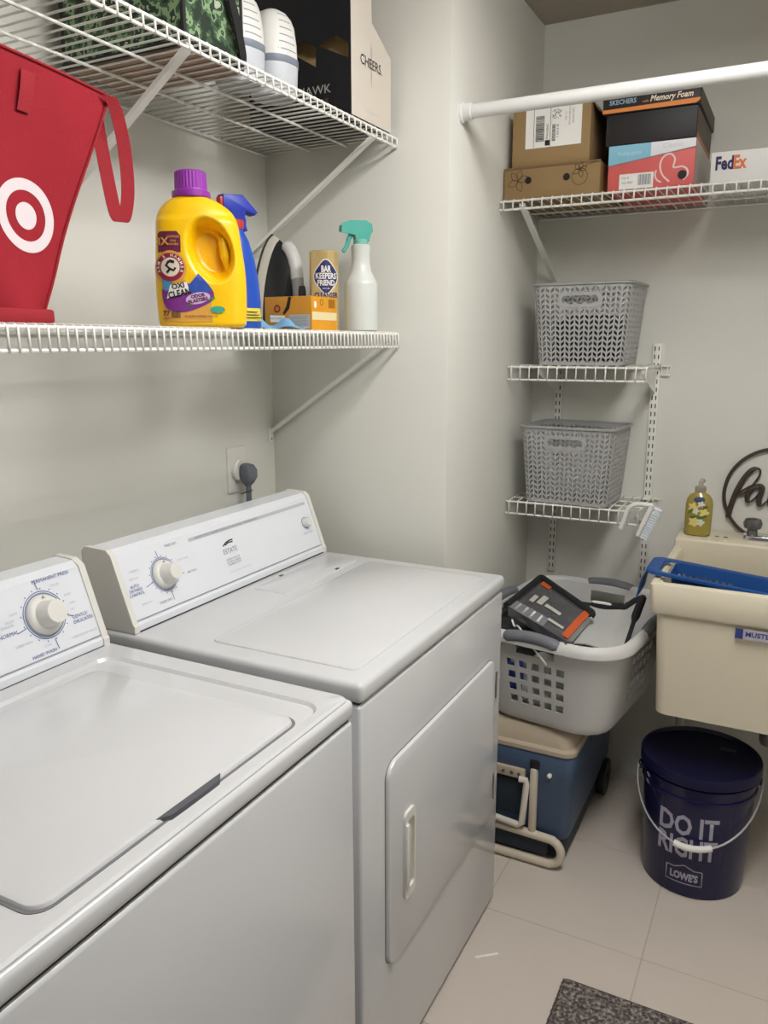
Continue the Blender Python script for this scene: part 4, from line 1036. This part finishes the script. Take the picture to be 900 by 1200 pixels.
obj('tool_shape', pkm(.16, .24, .36, .56), wp, o, True); obj('tool_shape', pkm(.28, .38, .40, .66), wp, o, True); obj('tool_shape', pkm(.42, .70, .42, .50), wp, o, True); obj('tool_shape', pkm(.60, .86, .18, .24), wp, o, True)
for k in range(4): obj('painted_glint', pkm(.10+.13*k, .135+.13*k, .03, .20), ink_w, o, True)  # white patches painted as glints on the silver strip
tag(obj('cable', tube(NB(), catmull([(.520, .272, .700), (.535, .250, .690), (.548, .232, .700), (.575, .185, .706), (.600, .160, .690), (.640, .150, .655), (.655, .158, .632)], 6), .0028, 8), ink_w), 'thin white cable trailing over the front rim of laundry basket', 'cable')

# ------------------------------------------------------------------ utility sink
sm = M('sink_cream', '#dad1bb', .5, var=.02, bump=.03, bs=120)
t = thing('utility_sink', 'cream plastic utility sink against the back wall above the bucket', 'sink', (1.2, .52, .50))
SX0, SX1, SY0, SY1 = .897, 1.497, .222, .822
scx, scy = (SX0+SX1)/2, (SY0+SY1)/2
def sr(w, d, z, r=.02, dy=0): return [V((x, y+dy, z)) for x, y in rrect(w, d, r, 4, scx, scy)]
obj('tub', loft(NB(), [sr(.515, .52, .508, .03), sr(.54, .556, .516, .03), sr(.566, .574, .80, .025), sr(.566, .574, .872), sr(.550, .555, .875), sr(.540, .540, .86, .03), sr(.51, .52, .54, .05), sr(.46, .48, .53, .05)], True, True), sm, t, True)
obj('rim_apron', loft(NB(), [sr(.572, .580, .800), sr(.592, .594, .797), sr(.600, .600, .803), sr(.600, .600, .872, .012), sr(.592, .592, .8775, .012), sr(.562, .562, .8775, .014), sr(.548, .548, .868, .016), sr(.548, .548, .80, .016)], False, False), sm, t, True)
bk = obj('back_ledge', B((SX0, .655, .80), (SX1, .824, .9005), .008, 3), sm, t, True)
for k in range(4): obj('soap_rib', B((.967+.022*k, .668, .900), (.975+.022*k, .690, .9045), .0018), sm, bk, True)
for k, x in enumerate((1.010, 1.034)): obj('drain_hole', place(disc(NB(), .007, 0, 16, 0, 0), (x, .727, .9006), (1, 0, 0), (0, 1, 0), .0006), M('drain_dark', '#6a665c', .7) if k == 0 else bpy.data.materials['drain_dark'], bk, True, smooth=False)
stk = obj('brand_sticker', place(rect(NB(), 1.106, .764, 1.196, .790), (0, SY0, 0), X, Z, .0008), M('sticker_pale', '#b3aebc', .5), t, True, smooth=False)
obj('sticker_mark', place(rect(NB(), 1.106, .764, 1.124, .790), (0, SY0, 0), X, Z, .0012), M('sticker_blue', '#34407f', .5), stk, True, smooth=False)
txt(stk, 'MUSTEE', .017, (1.160, SY0, .777), X, Z, bpy.data.materials['sticker_blue'], True, width=.062, bold=.03, off=.0013)
bm = tube(NB(), catmull([(1.2, .50, .53), (1.2, .50, .42), (1.2, .55, .36), (1.2, .62, .42), (1.2, .72, .43), (1.2, .815, .43)], 5), .02, 14); obj('drain_pipe', bm, M('drain_grey', '#77736c', .5), t, True)
for x, y in ((SX0+.045, SY1-.05), (SX1-.045, SY1-.05), (SX1-.045, SY0+.05)):
    obj('leg', tube(NB(), [(x, y, 0), (x, y, .56)], .014, 10), M('leg_white', '#cfcdc6', .5) if x < 1 else bpy.data.materials['leg_white'], t, True)
# faucet
t = thing('faucet', 'chrome sink faucet on the back ledge at right edge', 'faucet', (1.16, .735, .9005))
obj('base_plate', xf(plate(NB(), rrect(.17, .055, .02, 5), 0, .016, .005), Matrix.Translation((1.165, .735, .9005))), chrome, t, True)
for x in (1.105, 1.225):
    k = obj('tap_handle', lathe(NB(), [(.016, .014), (.014, .03), (.024, .036), (.027, .050), (.022, .062), (.0, .066)], 20, (x, .735, .9005)), M('smoky_acrylic', '#6f6f70', .15, .5) if x < 1.2 else bpy.data.materials['smoky_acrylic'], t, True)
obj('spout', tube(NB(), catmull([(1.165, .735, .914), (1.165, .735, .99), (1.165, .70, 1.03), (1.165, .62, 1.02), (1.165, .585, .985)], 6), .011, 12), chrome, t, True)

# soap bottle
t = thing('soap_bottle', 'clear yellow hand soap pump bottle on left end of sink ledge', 'bottle', (.953, .724, .9008), math.radians(4))
soap = M('soap_yellow', '#b3a24a', .15, var=.05, trans=.25, coat=.5)
prf = [(.030, .020, 0), (.036, .025, .004), (.038, .027, .02), (.039, .028, .06), (.039, .028, .095), (.036, .026, .112), (.028, .021, .124), (.016, .015, .131), (.0135, .0135, .138)]
o, tr = obj('bottle_body', loft(NB(), [sup(a, b, z, 0, 32, 2.5) for a, b, z in prf]), soap, t, bvh=True)
obj('pump_collar', lathe(NB(), [(.015, .134), (.016, .136), (.016, .149), (.013, .151)], 24), M('clear_collar', '#b9b2a4', .25, trans=.3), t)
obj('pump_head', tube(NB(), [(0, 0, .149), (0, 0, .162), (.004, .012, .166), (.006, .034, .162)], [.006, .0075, .008, .006], 10), M('pump_clear', '#c7bfb0', .25, trans=.3), t)
def sl(bm, x, z, m, name='label_print', off=.001): return obj(name, place(bm, (x, -.1, z), X, Z, off, tr, .3, cut=.008), m, o, smooth=False)
sl(disc(NB(), .009, 0, 24, sx=1.8), 0, .113, M('label_navy', '#26365f', .5), 'logo_oval')
fy_, fw_, gr_ = M('petal_yellow', '#e2cf7a', .6), M('petal_white', '#d9dccb', .6), M('leaf_green', '#4f6b33', .6)
def flower(r): 
    return flat(NB(), [(r*(1+.25*math.cos(5*2*PI*k/40))*math.cos(2*PI*k/40), r*(1+.25*math.cos(5*2*PI*k/40))*math.sin(2*PI*k/40)) for k in range(40)])
for x, z, r, m in ((-.017, .090, .012, fy_), (.006, .099, .009, fw_), (-.008, .079, .009, fw_), (.016, .074, .012, fy_), (-.012, .045, .013, fy_), (.006, .045, .011, fw_)): sl(flower(r), x, z, m, 'flower_print', .0012)
for x, z, r in ((-.014, .060, .3), (.004, .059, -.3), (.016, .062, .5), (-.022, .078, .9)):
    sl(shift(disc(NB(), .004, 0, 16, sx=2.6), 0, 0, r), x, z, gr_, 'leaf_print', .0014)
sl(text_bm('SOAP', .012, .022, bold=.03), .014, .090, ink_k, 'lettering', .0016)

# blue basket in the sink
bb = M('blue_bin_plastic', '#144a8c', .5, var=.04)
t = thing('plastic_bin', 'blue plastic bin with a row of holes sitting across the sink rim', 'bin', (.880, .34, .896), 0, ry=math.radians(5.0))
def brr(x0, x1, y0, y1, z, r=.025): return [V((x, y, z)) for x, y in rrect(x1-x0, y1-y0, r, 5, (x0+x1)/2, (y0+y1)/2)]
# local x along the sink, y depth
BX0, BX1, BY0, BY1 = -.004, .46, -.072, .088
obj('bin_rim', loft(NB(), [brr(BX0, BX1, BY0, BY1, -.008), brr(BX0, BX1, BY0, BY1, -.001), brr(BX0+.004, BX1-.004, BY0+.003, BY1-.003, .001), brr(BX0+.030, BX1-.02, BY0+.014, BY1-.014, .0), brr(BX0+.034, BX1-.022, BY0+.016, BY1-.016, -.006)], False, False), bb, t, solid=.002)
pw = perim(.40, .130, .02); pw2 = perim(.37, .105, .02)
NBu = 60
def PB(u, v):
    a = pw(u); b = pw2(u); return V((.256+b[0]+(a[0]-b[0])*v, .008+b[1]+(a[1]-b[1])*v, -.085+.083*v))
usb = [i/NBu for i in range(NBu+1)]; vsb = [0, .50, .68, 1.0]
hb = lambda i, j: (.22, .12) if (j == 1 and ((4 <= i <= 23 or 33 <= i <= 52) and i % 1 == 0) and PB(usb[i], .5).x < .42) else None
bm = perf(NB(), PB, usb, vsb, hb); obj('bin_wall', bm, bb, t, solid=.002)
obj('bin_bottom', plate(NB(), rrect(.37, .105, .02, 5, .256, .008), -.087, -.084), bb, t)
fl_ = NB(); loft(fl_, [[V((x, y, z)) for y in (-.055, .06)] + [V((x+.003, y, z)) for y in (.06, -.055)] for x, z in ((-.002, -.004), (-.012, -.03), (-.018, -.085))])
obj('end_flap', fl_, bb, t, smooth=False)

# ------------------------------------------------------------------ wall sign: round wire ring with script
t = thing('wall_sign', 'round brown metal script wall sign behind the sink faucet', 'sign', (1.156, YB, 1.02))
sgm = M('bronze_metal', '#4c3f3a', .55, .3, var=.1)
cxs_, czs_, yy = 1.156, 1.022, .818
obj('ring', tube(NB(), [(cxs_+.143*math.cos(2*PI*k/64), yy, czs_+.143*math.sin(2*PI*k/64)) for k in range(64)], .0052, 10, True), sgm, t, True)
def scr(pts, rad):
    pp = catmull([V((x, yy-.002, z)) for x, z in pts], 6); n = len(pp)
    rr = []
    for i in range(n):
        d = (pp[min(i+1, n-1)]-pp[max(i-1, 0)]).normalized(); rr.append(rad*(1.9 if d.z < -.35 else .75))
    for _ in range(3): rr = [(rr[max(i-1, 0)]+rr[i]+rr[min(i+1, n-1)])/3 for i in range(n)]
    return tube(NB(), pp, rr, 8)
obj('script_letter', scr([(1.040, 1.010), (1.075, 1.030), (1.105, 1.075), (1.108, 1.098), (1.092, 1.102), (1.070, 1.078), (1.050, 1.035), (1.036, .985), (1.030, .945)], .0042), sgm, t, True)
obj('script_letter', scr([(1.036, 1.005), (1.060, 1.028), (1.090, 1.050), (1.112, 1.052), (1.118, 1.040), (1.096, 1.044), (1.080, 1.020), (1.084, .998), (1.104, 1.015), (1.120, 1.046), (1.112, 1.005), (1.120, .990), (1.136, 1.006)], .0040), sgm, t, True)
obj('script_letter', scr([(1.136, 1.006), (1.146, 1.045), (1.142, 1.002), (1.156, .992), (1.170, 1.042), (1.168, .995), (1.180, 1.005)], .0036), sgm, t, True)
obj('script_letter', scr([(1.180, 1.005), (1.188, 1.045), (1.190, .996), (1.200, 1.040), (1.212, 1.040), (1.214, .996), (1.224, 1.004)], .0036), sgm, t, True)
obj('script_letter', scr([(1.256, 1.10), (1.250, 1.04), (1.230, 1.044), (1.226, 1.002), (1.246, 1.004), (1.254, 1.04), (1.254, .998), (1.270, 1.044), (1.282, 1.04)], .0036), sgm, t, True)

# ------------------------------------------------------------------ bucket
bkm = M('bucket_blue', '#11113f', .25, var=.05, coat=.2); lidm = M('bucket_lid', '#0f0f36', .38)
BC = (1.042, .374, 0)
t = thing('bucket', 'dark blue lidded bucket with grey slogan on the floor below sink', 'bucket', BC)
o, tr = obj('bucket_body', lathe(NB(), [(.131, 0), (.1335, .003), (.136, .06), (.1455, .285), (.1505, .286), (.1505, .296), (.1465, .298), (.147, .318), (.153, .319), (.153, .329), (.149, .331), (.150, .350), (.147, .352)], 64), bkm, t, bvh=True, ang=30)
obj('lid', lathe(NB(), [(.154, .335), (.1575, .337), (.1575, .362), (.1555, .366), (.150, .3665), (.1465, .357), (.140, .354), (.0, .354)], 64, c0=False), lidm, t, ang=30)
obj('lid_tab', B((.045, .06, .3545), (.085, .075, .357), .001), M('lid_tab_grey', '#3a394f', .5), t)
gi = M('bucket_print', '#a9a6b6', .55)
def bt(bm, x, z, name='lettering', m=gi): return obj(name, place(bm, (x, -.5, z), X, Z, .0012, tr, .8, cut=.02), m, o, smooth=False)
bt(text_bm('DO IT', .082, .150, bold=.028), -.008, .214); bt(text_bm('RIGHT', .080, .150, bold=.028), -.008, .148)
bt(text_bm("LOWE'S", .030, .072, bold=.05), -.008, .062)
bm = NB(); L = [(-.046, .022), (-.044, .024), (-.026, .024), (0, .036), (.026, .024), (.044, .024), (.046, .022), (.046, -.020), (-.046, -.020), (-.046, .022)]
stroke(bm, L, .0028); bt(bm, -.008, .062, 'gable_outline')
e1 = V((.985, .17, 0)); fwd = V((.06, -1, 0)).normalized()
zp = .306
mid = []
for k in range(33):
    a = PI*k/32; mid.append(-e1*math.cos(a)*.162 + fwd*math.sin(a)*.166 + V((0, 0, zp-.135*math.sin(a)**1.05)))
h_ = obj('bail_handle', tube(NB(), mid, .0026, 8), M('bail_wire', '#c9c9cc', .3, .6), t)
i0, i1 = 13, 19
obj('bail_grip', tube(NB(), mid[i0:i1+1], .0085, 12), ink_w, h_)
for s in (-1, 1): obj('bail_ear', xf(lathe(NB(), [(.014, -.004), (.014, .010), (.010, .013), (.0, .014)], 16), frame(e1*s*.147+V((0, 0, zp)), V((0, 0, 1)), (e1*s).cross(V((0, 0, 1))) if False else V((0, 0, 1)).cross(e1*s)*-1)), bkm, t)

# ------------------------------------------------------------------ floor mat and white strip
random.seed(11)
mm = ramp_mat('mat_pile', 120, [(.32, '#383333'), (.46, '#5a5350'), (.56, '#7d7570'), (.66, '#a0978f')], .95)
MX0, MX1, MY0, MY1 = .822, 1.62, -1.05, -.190
bm = NB(); nx, ny = 180, 190
def mat_pt(a, b):
    x = MX0+(MX1-MX0)*a; y = MY0+(MY1-MY0)*b; e = min(a, 1-a, b*1.08, (1-b)*1.08)
    h = .010*min(1, e*80) + (random.uniform(-.0025, .0025) if e > .004 else 0)
    return V((x+random.uniform(-.001, .001), y+random.uniform(-.001, .001), max(.0008, h)))
bm = sheet(bm, nx, ny, mat_pt)
t = thing('floor_mat', 'dark grey speckled pile mat on the floor tiles', 'mat', ((MX0+MX1)/2, (MY0+MY1)/2, 0))
p_ = obj('pile', bm, mm, t, True)
bm = plate(NB(), rrect(MX1-MX0-.004, MY1-MY0-.004, .012, 4, (MX0+MX1)/2, (MY0+MY1)/2), .0004, .006, .001)
obj('binding', bm, M('mat_binding', '#4a4340', .9), t, True)
tag(obj('floor_strip', xf(plate(NB(), rrect(.060, .007, .001, 2), .0004, .0012), Matrix.Translation((.636, -.205, 0)) @ Matrix.Rotation(.68, 4, 'Z')), ink_w), 'thin white strip lying on the floor beside the dryer', 'paper')  # thin flat white strip on a tile
